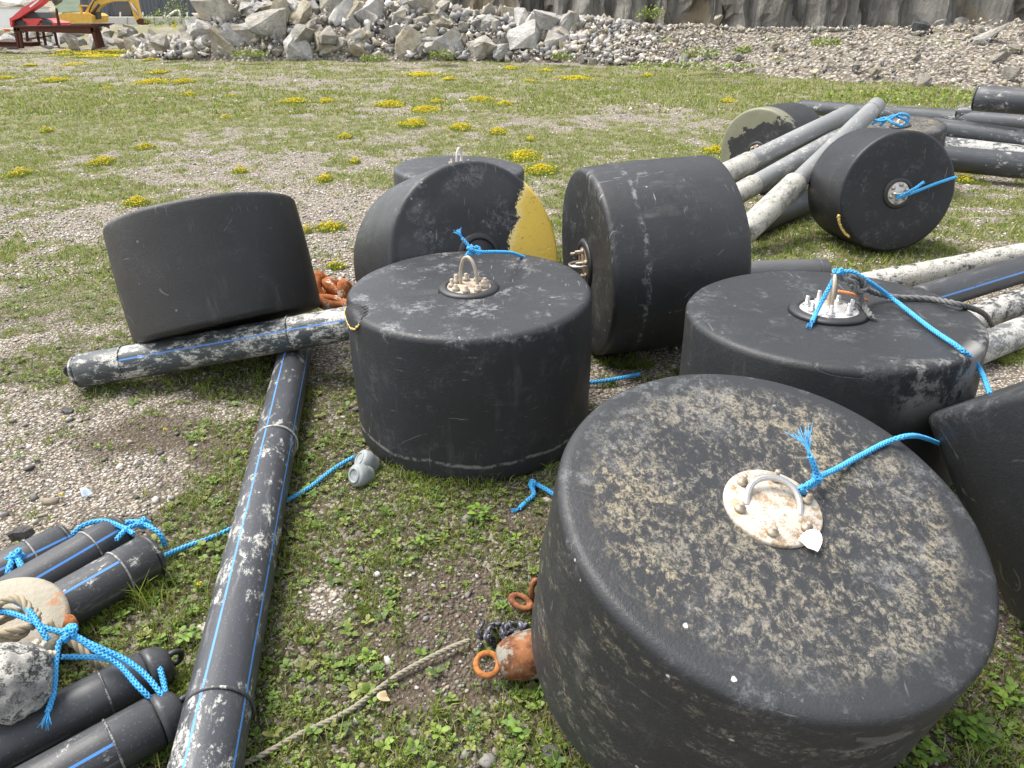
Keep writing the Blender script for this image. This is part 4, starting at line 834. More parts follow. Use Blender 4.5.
for (px, py, z, s, lab) in ((43, 660, .20, .018, 'barnacle cluster beside the crusted float'), (38, 648, .21, .016, 'second barnacle cluster above the crusted float')):
    e = placed('barnacle_cluster', lab, 'barnacles', gp(px, py, z))
    for i in range(7): mobj('barnacle', xf(lathe([(s*.5, 0), (s*.42, s*.4), (s*.25, s*.7), (s*.18, s*.62), (0, s*.4)], 10), Matrix.Translation((random.uniform(-1, 1)*s, random.uniform(-1, 1)*s, random.uniform(-.5, .4)*s))), simple('barnacle_%d' % px if i == 0 else 'barnacle_x', (.5, .46, .36), .9) if i == 0 else bpy.data.materials['barnacle_%d' % px], e)
# mussels
tm = NT('mussel_shell'); cm = tm.mix(tm.ss(tm.noise(60, 4, .7), .48, .62), (.018, .018, .025), (.10, .10, .12)); cm = tm.mix(tm.ss(tm.noise(90, 3, off=(2, 3, 1)), .62, .68), cm, (.5, .48, .45)); MMUS = tm.done(cm, .35)
def mussel_mesh():
    V = []; F = []; n = 12; m = 7
    for j in range(m):
        t = j/(m-1)
        for i in range(n):
            a = 2*math.pi*i/n; wd = math.sin(math.pi*min(1, t*.86+.06))**.75; V.append((t*.046-.02, math.cos(a)*.0125*wd, math.sin(a)*.0085*wd))
    for j in range(m-1):
        for i in range(n): F.append((j*n+i, j*n+(i+1) % n, (j+1)*n+(i+1) % n, (j+1)*n+i))
    F.append(tuple(range(n))[::-1]); F.append(tuple((m-1)*n+i for i in range(n))); return mesh('mussel', V, F, MMUS)
mm = mussel_mesh(); mc = placed('mussel_cluster', 'heap of dark mussel shells between rusty chain and swivel', 'mussels', gp(500, 632, .0))
for i in range(46):
    q = gp(478+rng.random()*58, 624+rng.random()*22, .012+.03*rng.random())-Vector(mc.location); o = bpy.data.objects.new('shell', mm); link(o, mc); s = .55+.5*rng.random(); o.scale = (s, s, s); o.location = q; o.rotation_euler = tuple(rng.random(3)*6.28)
def shell(px, py, lab, s, rot, mat, z=.012):
    o = bpy.data.objects.new('seashell', mesh('seashell', *shell_vf(), mat)); link(o); o.location = gp(px, py, z); o.scale = (s, s, s); o.rotation_euler = rot; tag(o, lab, 'shell')
    return o
def shell_vf():
    V = []; F = []; n = 14; m = 6
    for j in range(m+1):
        t = j/m
        for i in range(n):
            a = math.pi*(i/(n-1)); r = t**.8; V.append((math.cos(a)*r*.5*(1+.1*math.sin(a)), -.5+math.sin(a)*r*1.05, .32*math.sin(math.pi*t*.55)*(math.sin(a)*.6+.4)+.01*math.sin(i*2.6)))
    for j in range(m):
        for i in range(n-1): F.append((j*n+i, j*n+i+1, (j+1)*n+i+1, (j+1)*n+i))
    k = len(V); V2 = V+[(x, y, z-.035) for x, y, z in V]; F2 = F+[tuple(i+k for i in f[::-1]) for f in F]; return V2, F2
shell(85, 493, 'blue-white mussel shell on gravel above the bundled pipes', .036, (.4, .2, 1.0), simple('shell_blue', (.45, .52, .62), .4, 0, .5, 60), .012)
shell(382, 698, 'open mussel shell with orange inside by the tan rope', .032, (.3, -.2, 2.1), simple('shell_orange', (.52, .40, .24), .45, 0, .5, 90), .012)
o = shell(810, 541, 'white oyster shell fragment at the crusted plate edge', .032, (0, 0, 0), simple('shell_white', (.78, .75, .68), .6, 0, .15, 40)); o.matrix_world = Matrix.Translation(fa(811, 541, .010)) @ MA.to_3x3().normalized().to_4x4() @ Matrix.Rotation(R(-40), 4, 'Z') @ Matrix.Diagonal((.042, .042, .042, 1))

# loose stones one can pick out
def rock_mesh(seed, n=13, sub=1, mat=None, name='rock', sharp=.05):
    rs = random.Random(seed); bm = bmesh.new()
    for i in range(n):
        v = Vector((rs.gauss(0, 1), rs.gauss(0, 1), rs.gauss(0, 1))).normalized(); v = Vector((v.x*rs.uniform(.75, 1.1), v.y*rs.uniform(.6, .95), v.z*rs.uniform(.5, .8))); bm.verts.new(v)
    g = bmesh.ops.convex_hull(bm, input=bm.verts[:]); bmesh.ops.delete(bm, geom=[e for e in g['geom_interior'] if isinstance(e, bmesh.types.BMVert)], context='VERTS')
    if sub:
        bmesh.ops.subdivide_edges(bm, edges=bm.edges[:], cuts=sub, use_grid_fill=True)
        for v in bm.verts: v.co *= 1+sharp*mnoise.noise(v.co*2.3+Vector((seed, 0, 0)))+sharp*.8*mnoise.noise(v.co*5)+sharp*.35*mnoise.noise(v.co*13)
    bmesh.ops.triangulate(bm, faces=bm.faces[:]); me = bpy.data.meshes.new(name); bm.to_mesh(me); bm.free()
    if mat: me.materials.append(mat)
    return me
def stone_mat(name, a, b, c=None, sc=3.0):
    t = NT(name); oi = t.n('ShaderNodeObjectInfo'); n = t.noise(sc, 7, .7, dist=.5); col = t.mix(t.ss(n, .36, .62), a, b); col = t.mix(t.math('MULTIPLY', t.ss(t.noise(sc*5, 6, .8, off=(2, 8, 1)), .52, .62), .45), col, tuple(v*.5 for v in a))
    if c: col = t.mix(t.ss(t.noise(sc*.6, 5, .65, off=(4, 1, 7)), .52, .64), col, c)
    v = t.n('ShaderNodeMapRange'); t.l(oi.outputs['Random'], v.inputs[0]); v.inputs[3].default_value = .80; v.inputs[4].default_value = 1.12
    mx = t.n('ShaderNodeMix', data_type='RGBA', blend_type='MULTIPLY'); mx.inputs[0].default_value = 1; t.l(col, mx.inputs[6]); t.l(v.outputs[0], mx.inputs[7]); mx.clamp_result = False
    t.bump(t.math('ADD', t.noise(sc*8, 6, .75), t.noise(sc*2, 5, .7, st=(1, 1, 3))), 1.0, .12); return t.done(mx.outputs[2], .95, 0, .2)
MS = [stone_mat('stone_grey', (.24, .23, .22), (.46, .44, .41)), stone_mat('stone_tan', (.34, .27, .19), (.52, .44, .33)), stone_mat('stone_pale', (.42, .40, .37), (.62, .60, .56))]
for i, (px, py, s, m, lab) in enumerate([(20, 535, .05, 0, 'flat grey stone above the leftmost bundled pipe'), (162, 485, .012, 2, 'small white stone in gravel left of the striped pipe'), (140, 462, .016, 2, 'pale lump of gravel above the white stone'), (500, 530, .018, 1, 'tan stone on soil in front of the torn-rim drum'), (515, 531, .011, 0, 'small grey stone beside the tan stone'),
      (362, 572, .018, 2, 'whitish stone in the gravel patch mid foreground'), (352, 592, .014, 0, 'grey pebble left of the whitish stone'), (550, 752, .028, 0, 'grey stone at the foot of the fouled drum'), (414, 752, .018, 2, 'pale stone near the bottom edge'), (345, 690, .018, 0, 'speckled grey stone beside the tan rope'), (182, 578, .016, 2, 'quartz stone right of the bundled pipes'), (868, 252, .03, 1, 'tan stone at the foot of the roped hub drum'), (68, 412, .03, 0, 'grey stone in gravel left of the crusted pipe'), (390, 712, .02, 1, 'brown stone below the tan rope')]):
    o = bpy.data.objects.new('stone', rock_mesh(200+i, 14, 1, MS[m], 'stone')); link(o); q = gp(px, py); o.location = (q.x, q.y, float(gh(q.x, q.y))+s*.3); o.scale = (s, s, s); o.rotation_euler = (0, 0, i*1.3); tag(o, lab, 'stone', 'loose stones')
# near single flowers
def small_flower(px, py, cols, lab, s=.007, h=.03):
    q = gp(px, py, h); z = float(gh(q.x, q.y)); e = placed('wildflower', lab, 'flower', (q.x, q.y, z)); n = 12
    th = rng.random(n)*6.28; v, t, c = stones(np.cos(th)*s*.8, np.sin(th)*s*.8, h+rng.random(n)*s, np.full(n, s*.55), OCT, OCF, .8, .25, np.array(cols)); tris_obj('petals', v, t, M_PETAL, c, e)
    mobj('stem', tube([(0, 0, 0), (.002, .001, h*.5), (0, 0, h)], .0009, 5), simple('stem_green', (.10, .17, .04), .7) if 'stem_green' not in bpy.data.materials else bpy.data.materials['stem_green'], e)
YL = [(.78, .52, .02), (.8, .6, .05)]; PK = [(.60, .34, .42), (.66, .44, .50)]
for px, py, c, l in [(64, 418, YL, 'yellow flower in gravel below the crusted pipe end'), (165, 430, YL, 'single yellow flower left of the striped pipe'), (60, 493, YL, 'yellow flower by the blue-white mussel shell'), (9, 505, PK, 'pink clover flower near the left edge'), (127, 566, PK, 'pink clover flower against the speckled bundled pipe'), (273, 537, PK, 'pink clover flower right of the striped pipe'), (112, 336, PK, 'pink clover flower left of the leaning drum'), (200, 585, YL, 'tiny yellow flower beside the long striped pipe')]: small_flower(px, py, c, l)

# ------------------------------------------------------------------ background: rubble heap
MR = [stone_mat('rubble_grey', (.36, .335, .29), (.60, .565, .49), (.48, .42, .32), 1.6), stone_mat('rubble_tan', (.42, .36, .25), (.62, .56, .44), (.50, .48, .43), 1.6), stone_mat('rubble_pale', (.46, .44, .41), (.68, .66, .61), (.54, .48, .39), 1.6), stone_mat('rubble_dark', (.10, .10, .10), (.20, .20, .20), None, 1.6)]
HEAP = [(-14, 29.4, .15, 1.0), (-12.6, 29.4, .45, 1.4), (-11.3, 29.4, .8, 1.6), (-10.4, 29.6, 2.0, 2.2), (-8.5, 29.8, 2.2, 2.6), (-6, 29.8, 2.0, 2.6), (-3.5, 29.8, 1.6, 2.8), (-1, 29.8, 1.4, 3.0), (1.5, 29.3, 1.3, 3.0), (4, 28.2, 1.1, 4.0), (5.5, 27.5, 1.03, 4.9), (7, 26.6, 1.0, 6.3), (8.5, 25.6, 1.0, 7.7), (10, 24.8, 1.05, 7.4), (12, 24.0, 1.15, 7.3), (16, 22.6, 1.4, 7.0), (20, 21.6, 1.9, 6.6), (26, 20.5, 2.2, 6)]
def heap(x):
    xs = [h[0] for h in HEAP]; return [np.interp(x, xs, [h[i] for h in HEAP]) for i in (1, 2, 3)]
def heap_z(x, y):
    yc, h, wd = heap(x); t = np.clip(1-np.abs(y-yc)/wd, 0, 1); return h*np.minimum(1, t*1.25)**.9*(.8+.4*fbm(x*.6, y*.6, 71, 3))*(1-sstep(0, .8, -13.4-x))
hp = empty('rubble_heap', Matrix.Translation((0, 0, 0))); tag(hp, 'long heap of blasted grey and tan rock across the back of the yard', 'rubble heap')
def build_mound():
    xs = np.arange(-14.3, 34, .25); V = []; F = []; m = 26
    for i, x in enumerate(xs):
        yc, h, wd = heap(x)
        for j in range(m):
            y = yc-wd+2*wd*j/(m-1); V.append((x, y, float(heap_z(np.array(x), np.array(y)))-.12+.12*mnoise.noise(Vector((x*2, y*2, 0)))))
    for i in range(len(xs)-1):
        for j in range(m-1): F.append((i*m+j, (i+1)*m+j, (i+1)*m+j+1, i*m+j+1))
    t = NT('scree_soil'); d, vc = t.voro(9); hsv = t.n('ShaderNodeSeparateColor'); t.l(vc, hsv.inputs[0])
    c = t.mix(hsv.outputs[0], (.22, .195, .16), (.46, .42, .36)); c = t.mix(t.ss(d, .3, .8), c, (.12, .10, .08)); c = t.mix(t.ss(t.noise(1.1, 4), .58, .7), c, (.17, .19, .07)); t.bump(t.ss(d, .8, .1), .8, .1)
    mobj('mound', (V, F), t.done(c, .95, 0, .15), hp)
build_mound()
def rocks_bg():
    protos = [[rock_mesh(300+i, 11+i % 5, 2, m, 'boulder', .10) for i in range(10)] for m in MR]
    def put(p, s, mi, rot=None, sq=(1, 1, 1), pi=None):
        o = bpy.data.objects.new('boulder', protos[mi][random.randrange(10) if pi is None else pi]); link(o, hp); o.location = p; o.scale = (s*sq[0], s*sq[1], s*sq[2]); o.rotation_euler = rot or (random.random()*6.28, random.random()*.8, random.random()*6.28); return o
    named = [(160, 43, 13, 0, 27.2, 2), (187, 41, 14, 0, 27.4, 3), (224, 14, 30, 0, 29.0, 1), (207, 27, 18, 2, 28.3, 4), (235, 43, 20, 2, 27.6, 0), (271, 26, 26, 0, 28.0, 2), (318, 41, 17, 1, 27.3, 5), (310, 24, 16, 0, 28.3, 1), (358, 34, 20, 1, 27.4, 4), (392, 38, 16, 0, 27.6, 0),
             (423, 8, 18, 0, 28.6, 3), (433, 17, 15, 1, 28.2, 1), (375, 14, 14, 2, 28.7, 2), (400, 12, 10, 0, 28.6, 5), (466, 42, 12, 1, 27.5, 0), (491, 46, 10, 1, 27.0, 4), (510, 16, 14, 1, 28.8, 2), (542, 15, 17, 2, 28.2, 1), (474, 25, 10, 2, 28.2, 3), (455, 12, 10, 0, 28.7, 5), (565, 48, 10, 1, 26.6, 2), (541, 52, 8, 2, 26.7, 0), (252, 8, 14, 1, 29.3, 3), (290, 8, 16, 2, 29.4, 5), (335, 8, 12, 1, 29.3, 0),
             (919, 30, 16, 3, 22.0, 2), (941, 23, 8, 2, 22.0, 1), (960, 24, 12, 0, 22.0, 4), (720, 21, 9, 1, 25.3, 0), (925, 82, 13, 0, 17.4, 3), (960, 92, 9, 0, 17.2, 1), (1010, 75, 12, 0, 17.6, 2), (1018, 48, 10, 0, 18.5, 4), (1000, 60, 12, 0, 18.2, 5), (301, 57, 7, 2, 26.0, 1), (275, 52, 6, 0, 26.5, 3), (875, 73, 7, 1, 18.4, 2)]
    def surf(px, py, dflt):
        for k in range(160, 320):
            p = wp(px, py, k*.1)
            if p.z < float(heap_z(np.array(p.x), np.array(p.y))): return k*.1
        return dflt-.6
    for (px, py, rp, mi, dist, pi) in named:
        dist = surf(px, py, dist); p = wp(px, py, dist); put(p, rp*(dist*_c)/FPX*1.12, mi, (random.uniform(-.3, .3), random.uniform(-.3, .3), random.random()*6.28), (1.0, .95, 1.05), pi)
    n = 0
    while n < 255:
        x = random.uniform(-13.2, 3) if n < 175 else random.uniform(3, 20); yc, h, wd = heap(x); t = random.random(); y = yc-wd*(.05+.92*t)
        z = float(heap_z(np.array(x), np.array(y))); s = random.choice((.18, .25, .32, .42, .55, .75)) if x < 2 else random.choice((.10, .12, .16, .2, .28))
        if x < -10.7: s = min(s, .34)
        put((x, y, z-.02), s*random.uniform(.8, 1.15), random.choices((0, 1, 2, 3), (4, 3, 4, .4))[0]); n += 1
    # fill
    N = 27000; x = rng.random(N)*41-13.6; x = x[(rng.random(N) < .35+.65*sstep(-3, 4, x))]; N = len(x); yc, h, wd = heap(x); u = rng.random(N); y = yc-wd*(1.08*u-.12); left = 1-sstep(1, 7, x)
    s = (.022+.16*rng.random(N)**4.5)*(.58+.95*left); z = heap_z(x, y)+s*.1
    pal = np.array([(.28, .27, .26), (.40, .385, .36), (.41, .36, .28), (.50, .48, .45), (.33, .29, .23), (.20, .20, .20), (.44, .41, .36)])
    parts = []; idx = rng.integers(0, 10, N)
    for k in range(10):
        me = rock_mesh(400+k, 7, 0, None, 'rock_form'); bv = np.array([v.co for v in me.vertices]); bf = np.array([p.vertices for p in me.polygons]); bpy.data.meshes.remove(me); q = idx == k
        parts.append(stones(x[q], y[q], z[q], s[q]*1.1, bv, bf, 1.1, .06, pal))
    V, T, C = merge(parts); rt_ = sstep(2, 6, V[:, 0])[:, None]; C = C*(1-rt_*np.array([.12, .15, .20])); tag(tris_obj('small_rubble', V, T, vcol('rubble_bits', .95, 0, .5, 25, .25), C, hp), kind='stuff')
rocks_bg()
def bg_bush(px, py, dist, rx, rz, n, lab, name='shrub', cat='shrub', grp='green tufts at the rubble'):
    p = wp(px, py, dist); th = rng.random(n)*6.283; r = rng.random(n)**.5; z = rng.random(n)*rz*(1-.5*r); c = pickcol(n, .05, .9)
    lv = leaves(np.cos(th)*r*rx, np.sin(th)*r*rx*.6, z, rng.random(n)*6.283, np.full(n, .10)*(.6+.7*rng.random(n)), np.full(n, .05), rng.random(n)*1.3, c)
    o = tris_obj(name, lv[0], lv[1], M_LEAF, lv[2]); o.location = p; tag(o, lab, cat, grp)
for i, (px, py, d, rx, rz, n, l) in enumerate([(250, 58, 25.6, .6, .3, 260, 'grass tuft at rubble foot below the big grey boulder'), (375, 62, 25, .5, .25, 200, 'grass tuft at rubble foot left of centre'), (442, 60, 25, .4, .35, 220, 'leafy tuft at rubble foot near the layered rock'), (563, 60, 24.8, .35, .25, 180, 'rounded green tuft at rubble foot'), (700, 58, 21.5, .5, .3, 200, 'green tuft on the scree slope'), (742, 54, 21.8, .3, .2, 120, 'small green tuft on the scree right of the other'), (826, 47, 20.5, .4, .25, 200, 'yellow-green tuft high on the scree'), (160, 27, 34, .6, .8, 300, 'green shrub behind the rubble before the dark building'), (180, 27, 34, .5, 1.4, 300, 'taller green shrub before the dark building'), (650, 20, 27, .5, .5, 240, 'weedy shrub on the crest under the cliff'), (695, 68, 19.5, 1.6, .1, 300, 'fresh green grass strip along the scree foot'), (905, 98, 15.5, 1.6, .1, 340, 'fresh green grass strip by the far pipe stack')]): bg_bush(px, py, d, rx, rz, n, l)

# cliff
def build_cliff():
    base = [(-8.6, 44), (-5.5, 40), (-3, 38), (2, 36), (6, 33.5), (10, 31), (15, 28.5), (19, 27), (23, 26), (30, 25), (45, 24)]
    xs = np.linspace(-8.6, 45, 300); ys = np.interp(xs, [b[0] for b in base], [b[1] for b in base]); V = []; F = []; m = 46
    for i in range(len(xs)):
        for j in range(m):
            z = -.3+13*j/(m-1); x, y = xs[i], ys[i]
            st = mnoise.fractal(Vector((x*1.1, z*.12, 3)), 1, 2, 4); bl = mnoise.cell(Vector((x*.9+.35*z, z*.35, 1)))
            V.append((x+.25*mnoise.noise(Vector((x, z, 9))), y-1.0*st-.6*bl+.12*z, z))
    for i in range(len(xs)-1):
        for j in range(m-1): F.append((i*m+j, (i+1)*m+j, (i+1)*m+j+1, i*m+j+1))
    t = NT('cliff_rock'); n = t.noise(1.0, 7, .7, st=(1.6, 1, .18), dist=.4); c = t.mix(t.ss(n, .32, .66), (.12, .115, .105), (.36, .34, .30))
    c = t.mix(t.ss(t.noise(2.3, 6, .7, st=(2, 1, .12), off=(3, 2, 1)), .55, .68), c, (.40, .38, .33)); c = t.mix(t.ss(t.noise(.5, 4, off=(1, 5, 2)), .54, .66), c, (.30, .245, .17))
    c = t.mix(t.ss(t.noise(1.6, 6, .7, off=(8, 2, 2)), .63, .69), c, (.10, .12, .035)); t.bump(t.math('ADD', n, t.noise(4, 6, .75, st=(1.4, 1, .35))), 1, .3)
    o = mobj('cliff', (V, F), t.done(c, .95, 0, .15), None, False); tag(o, kind='structure')
build_cliff()
# slab leaning at far right of the cliff
o = bpy.data.objects.new('rock_slab', rock_mesh(901, 12, 1, MR[0], 'rock_slab')); link(o); o.location = wp(1010, 12, 21.5); o.scale = (2.4, .8, .7); o.rotation_euler = (0, R(-38), 0); tag(o, 'pale slanting rock slab against the cliff at the right', 'rock')
# hill
V = []; F = []
for i in range(60):
    x = -260+i*6.0; h = 12+5*math.sin(i*.23)+3*math.sin(i*.7+1)+1.5*math.sin(i*1.9)
    for j in range(8): t = j/7; V.append((x+3*math.sin(i+j), 330+40*t, -2+(h+2)*math.sin(t*math.pi/2)+1.2*mnoise.noise(Vector((i*.8, j, 0)))))
for i in range(59):
    for j in range(7): F.append((i*8+j, (i+1)*8+j, (i+1)*8+j+1, i*8+j+1))
tag(mobj('hill', (V, F), simple('wooded_hill', (.10, .13, .085), .95, 0, .5, .25, .5)), kind='structure')

# ------------------------------------------------------------------ background: buildings and machines
def pprism(poly, d, th, mat, name, parent):
    """outline given in picture points, set at ground distance d, extruded th metres along y"""
    P = [wp(x, y, d) for x, y in poly]; n = len(P); o = parent.location
    V = [tuple(p-o) for p in P]+[tuple(p-o+Vector((0, th, 0))) for p in P]; a = sum((P[i].x*P[(i+1) % n].z-P[(i+1) % n].x*P[i].z) for i in range(n))
    F = [tuple(range(n)), tuple(range(2*n-1, n-1, -1))]+[(i, i+n, (i+1) % n+n, (i+1) % n) for i in range(n)]
    if a < 0: F = [f[::-1] for f in F]
    return mobj(name, (V, F), mat, parent, False)
def pbox(x0, y0, x1, y1, d, th, mat, name, parent): return pprism([(x0, y0), (x1, y0), (x1, y1), (x0, y1)], d, th, mat, name, parent)
def root_at(name, lab, cat, px, py, d, grp=None):
    p = wp(px, py, d); p.z = 0; e = empty(name, Matrix.Translation(p)); tag(e, lab, cat, grp); return e
tw = NT('grey_cladding'); x_, y_, z_ = tw.xyz(); rib = tw.ss(tw.math('SINE', tw.math('MULTIPLY', x_, 14)), -.2, .3); MWALL = tw.done(tw.mix(rib, (.060, .068, .078), (.085, .094, .105)), .6)
MDOOR = simple('brown_door', (.10, .085, .075), .7); MCONC = simple('pale_concrete', (.50, .48, .44), .9, 0, .15, 2); MWHITE = simple('white_paint', (.75, .75, .73), .5, 0, .08, 3); MGLASS = simple('dark_window', (.05, .06, .07), .15, 0, .2, 2)
wh = root_at('warehouse', 'dark grey warehouse beyond the rubble at upper left', 'building', 150, 17, 95)
pprism([(80, -60), (262, -60), (262, 16.5), (80, 16.5)], 95, 20, MWALL, 'wall', wh)
pbox(115, 4, 131, 16, 94.9, .1, MDOOR, 'door', wh)
wn = pbox(171, 4, 179, 16.4, 94.9, .1, MDOOR, 'door', wh); pbox(172.5, 5.5, 177.5, 9.5, 94.85, .05, MGLASS, 'window', wn)
for i in range(7): pbox(84+i*25, -60, 84.6+i*25, 16.5, 94.93, .07, MWALL, 'cladding_seam', wh)
pbox(80, 15.6, 262, 16.6, 94.8, .15, simple('dark_plinth', (.03, .03, .032), .8), 'plinth', wh)
rw = root_at('retaining_wall', 'pale concrete wall below the dark warehouse', 'wall', 150, 27, 90)
pprism([(92, 17.2), (262, 17.2), (262, 34), (92, 34)], 90, 2, MCONC, 'wall_face', rw)
for i in range(6): pbox(100+i*27, 17.2, 100.5+i*27, 34, 89.95, .05, simple('joint', (.25, .24, .22), .9) if i == 0 else bpy.data.materials['joint'], 'joint', rw)
rl = root_at('railing', 'white post railing on top of the concrete wall', 'railing', 150, 17, 88)
for i, px in enumerate((97, 120, 142.5, 164.5, 187, 210)): pbox(px-.6, 12, px+.6, 17.4, 88, .12, MWHITE, 'post', rl)
mobj('handrail', tube(catmull([wp(166, 18, 88)-rl.location, wp(172, 13, 88)-rl.location, wp(177, 10.5, 88)-rl.location, wp(179.5, 11.5, 88)-rl.location, wp(180, 17, 88)-rl.location], .2), .10, 6), MWHITE, rl)
ys_ = root_at('marker_post', 'small yellow marker post among shrubs by the concrete wall', 'post', 174, 27, 60); pbox(173, 21.5, 175.3, 28, 60, .15, simple('yellow_marker', (.75, .55, .02), .5), 'post', ys_)
# excavator
MYEL = simple('excavator_yellow', (.62, .37, .06), .6, 0, .4, 3.5); MDK = simple('machine_dark', (.035, .035, .035), .6); MRED = simple('machine_red', (.58, .06, .06), .5, 0, .3, 3)
D = 58; ex = root_at('excavator', 'yellow excavator with raised boom behind the rusty frame', 'excavator', 78, 30, D)
bd_ = pprism([(59, 14), (66, 12.6), (88, 13.4), (92, 16), (92, 23), (60, 23.5)], D, 2.4, MYEL, 'house', ex)
pbox(61, 17, 73, 19.4, D-.04, .05, MDK, 'grille', bd_); pbox(62, 19.8, 70, 21, D-.04, .05, MDK, 'vent', bd_); pbox(73, 17.6, 77, 20, D-.04, .05, MWHITE, 'panel', bd_)
pprism([(62, 12.6), (71, 11.8), (72, 12.8), (62, 13.5)], D+.4, 1.2, MDK, 'engine_cover', ex)
pprism([(78, 5), (80, 4.7), (82, 13), (80, 13.4)], D+.1, .15, MYEL, 'rail_post', ex); pprism([(79, 4.8), (88, 5.2), (88, 6.6), (79, 6.2)], D+.1, .15, MYEL, 'guard_rail', ex)
pprism([(84, 13.5), (91, 2), (96, -6), (112, -12), (128, -9), (130.5, -3), (127, 1.2), (112, 1.2), (103, 4), (96.5, 9), (93, 19), (90, 20), (92, 11), (87, 15)], D+.6, .55, MYEL, 'boom', ex)
pprism([(127, -10), (134, -8), (138.5, 13), (140, 18.5), (137, 22), (134.5, 19), (131.5, 9), (128, 0)], D+.65, .45, MYEL, 'stick', ex)
pprism([(136, 21), (139, 18.5), (145, 20), (146, 22.5), (142.5, 25), (138, 24.5)], D+.5, .9, M_RUST_DK, 'bucket', ex)
pprism([(92, 13.5), (97, 12), (97.5, 19), (93.5, 19.5)], D+.5, .6, MDK, 'cylinder_guard', ex)
pprism([(58, 24), (94, 24), (95, 31), (57, 31)], D+.1, 2.2, MDK, 'track', ex)
mobj('ram', tube([wp(92, 14, D+.45)-ex.location, wp(99, 4.5, D+.45)-ex.location], .09, 8), MDK, ex); mobj('ram', tube([wp(110, -6, D+.45)-ex.location, wp(127.5, -7, D+.45)-ex.location], .08, 8), M_STEEL, ex); mobj('ram', tube([wp(131, 3, D+.5)-ex.location, wp(138.5, 15, D+.5)-ex.location], .07, 8), M_STEEL, ex)
mobj('hose', tube(catmull([wp(89, 12, D+.4)-ex.location, wp(94, 1, D+.4)-ex.location, wp(104, -4, D+.4)-ex.location], .3), .05, 6), MDK, ex)
# telehandler
D = 46; th_ = root_at('telehandler', 'red telescopic loader with raised arm at upper left', 'loader', 32, 30, D)
pprism([(9.2, 18.5), (12, 17), (22, 8), (42, -4), (46, -8), (52, -8), (40, 4), (31, 10), (18, 18.5), (12, 20.5), (12, 27), (10.5, 27)], D, .6, MRED, 'boom', th_)
pprism([(29, 6.4), (37, .2), (39.5, .2), (30.5, 7.6)], D-.03, .04, MWHITE, 'stripe', th_)
pprism([(22, 18.5), (40, 18.5), (44, 20.5), (54, 23), (53, 27), (28, 27)], D+.2, 1.8, MRED, 'chassis', th_)
cb = pprism([(22, 17.5), (23.5, 13), (28, 11.6), (36, 12.5), (40, 18), (38, 18.6), (22, 18.6)], D+.3, 1.4, MDK, 'cab', th_); pprism([(29.5, 12.8), (33, 12.6), (37, 17.4), (29.5, 17.4)], D+.25, .06, simple('green_glass', (.25, .36, .33), .1), 'cab_window', cb); pbox(24, 13.6, 27.8, 17, D+.24, .06, simple('grey_glass', (.5, .53, .55), .15), 'cab_window', cb)
pprism([(42, 20.5), (46, 20), (50, 22), (52, 26), (42, 27)], D+.1, .4, MDK, 'mudguard', th_)
for px in (25, 47): mobj('wheel', xf(lathe([(0, -.2), (.42, -.2), (.52, -.12), (.52, .12), (.42, .2), (0, .2)], 24), Matrix.Translation(wp(px, 28.5, D+.4)-th_.location) @ Matrix.Rotation(math.pi/2, 4, 'X')), MDK, th_)
wc_ = root_at('white_container', 'white tank container behind the red loader', 'container', 0, 29, 50); pprism([(-45, 8), (21, 8), (21, 28.2), (-45, 28.2)], 50, 3, MWHITE, 'shell', wc_); pprism([(-45, 7.2), (21.3, 7.2), (21.3, 8.2), (-45, 8.2)], 49.95, 3.1, MCONC, 'roof_edge', wc_)
ob = root_at('orange_beam', 'orange steel beam below the white container', 'beam', 0, 32, 44); pbox(-30, 29.6, 12.5, 31.8, 44, .4, simple('orange_paint', (.58, .20, .06), .6), 'web', ob); pbox(-30, 29.0, 12.6, 29.7, 43.9, .6, bpy.data.materials['orange_paint'], 'flange', ob)
bo = bpy.data.objects.new('boulder', rock_mesh(777, 16, 2, MR[1], 'big_boulder')); link(bo); bo.location = wp(46, 14, 54); bo.scale = (1.15, 1.0, 1.25); tag(bo, 'big rounded tan boulder behind the red loader', 'boulder')
bo = bpy.data.objects.new('boulder', rock_mesh(778, 16, 2, MR[0], 'bank')); link(bo); bo.location = wp(8, 6, 64); bo.scale = (5.5, 2, 1.9); tag(bo, 'grey rock bank behind the white container', 'rock')
bo = bpy.data.objects.new('boulder', rock_mesh(779, 16, 2, MR[3], 'dark_rock')); link(bo); bo.location = wp(52, -1, 60); bo.scale = (.7, .8, .6); tag(bo, 'dark rock on the tan boulder', 'rock')
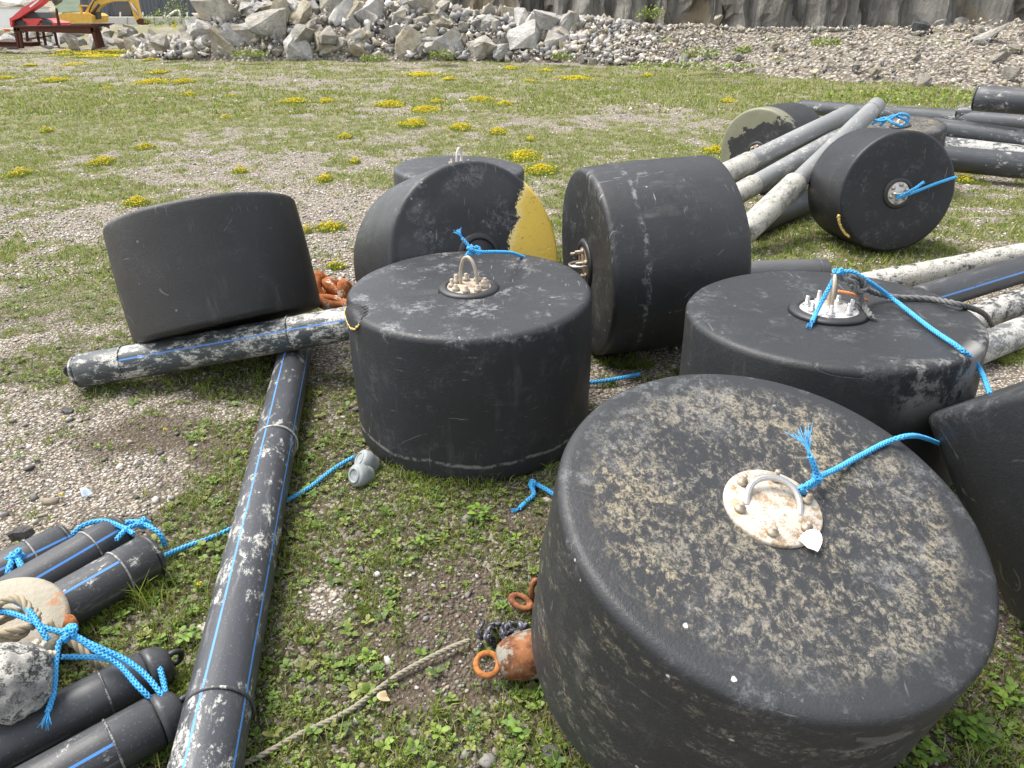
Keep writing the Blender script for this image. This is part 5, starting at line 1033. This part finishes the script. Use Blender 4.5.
# rusty steel frame
D = 31.5; rf = root_at('steel_frame', 'long rusty steel trestle frame on the grass at upper left', 'steel frame', 55, 48, D)
pprism([(13, 27), (101, 24.2), (101.5, 25), (96, 27.5), (92, 34), (14, 31)], D, .12, M_RUST_DK, 'front_beam', rf); pprism([(13, 26.2), (88, 24.6), (103, 23.6), (96, 26.6), (13, 27.6)], D-.05, 1.0, M_RUST_DK, 'top_plate', rf)
for (x0, x1, xb, dd) in ((13.2, 16, 17, 0), (16.6, 19.2, 20.4, .0), (90, 93, 96, 0), (93.6, 95.6, 98.6, .35), (96, 98, 101.4, .7)): pprism([(x0, 28), (x1, 28), (xb+2.2, 48.5-dd*2), (xb, 48.5-dd*2)], D+dd, .14, M_RUST_DK, 'leg', rf)
for x0, xb in ((25, 26.5), (35.5, 38), (41.5, 44.3), (53, 56)): pprism([(x0, 31), (x0+1.4, 31), (xb+1.3, 45.5), (xb, 45.5)], D+1.0, .12, M_RUST_DK, 'leg', rf)
pprism([(29, 38.4), (52, 34.8), (52, 36), (29, 39.8)], D+1.0, .1, M_RUST_DK, 'brace', rf); pprism([(55, 8.5), (56, 8.3), (59.5, 26), (57.5, 26)], D+.3, .1, M_RUST_DK, 'upright_bar', rf)
rp = root_at('rusty_beam', 'dark rusty beam lying on grass left of the steel frame', 'beam', 10, 47, 32); pprism([(-20, 42), (32, 43.2), (32, 46.6), (-20, 47)], 32, .5, M_RUST_DK, 'web', rp); pprism([(-20, 41), (32.4, 42.4), (32.4, 43.4), (-20, 42.2)], 31.9, .7, M_RUST_DK, 'flange', rp)
# light stone band behind the frame
st = empty('stone_bank', Matrix.Translation(wp(80, 40, 36))); tag(st, 'low bank of pale broken stone behind the rusty frame', 'stone bank')
for i in range(70):
    px = random.uniform(-25, 150); py = random.uniform(30, 45); o = bpy.data.objects.new('boulder', bpy.data.objects['boulder'].data if False else rock_mesh(500+i % 8, 12, 0, MR[random.choice((0, 1, 2, 2))], 'bank_rock') if i < 8 else bpy.data.meshes['bank_rock'] if i == 8 else random.choice([m for m in bpy.data.meshes if m.name.startswith('bank_rock')])); link(o, st)
    d = 34+(45-py)*.45; o.location = wp(px, py, d)-Vector(st.location); s = random.uniform(.18, .5); o.scale = (s*1.3, s, s); o.rotation_euler = (random.random()*.6, random.random()*.6, random.random()*6.28)
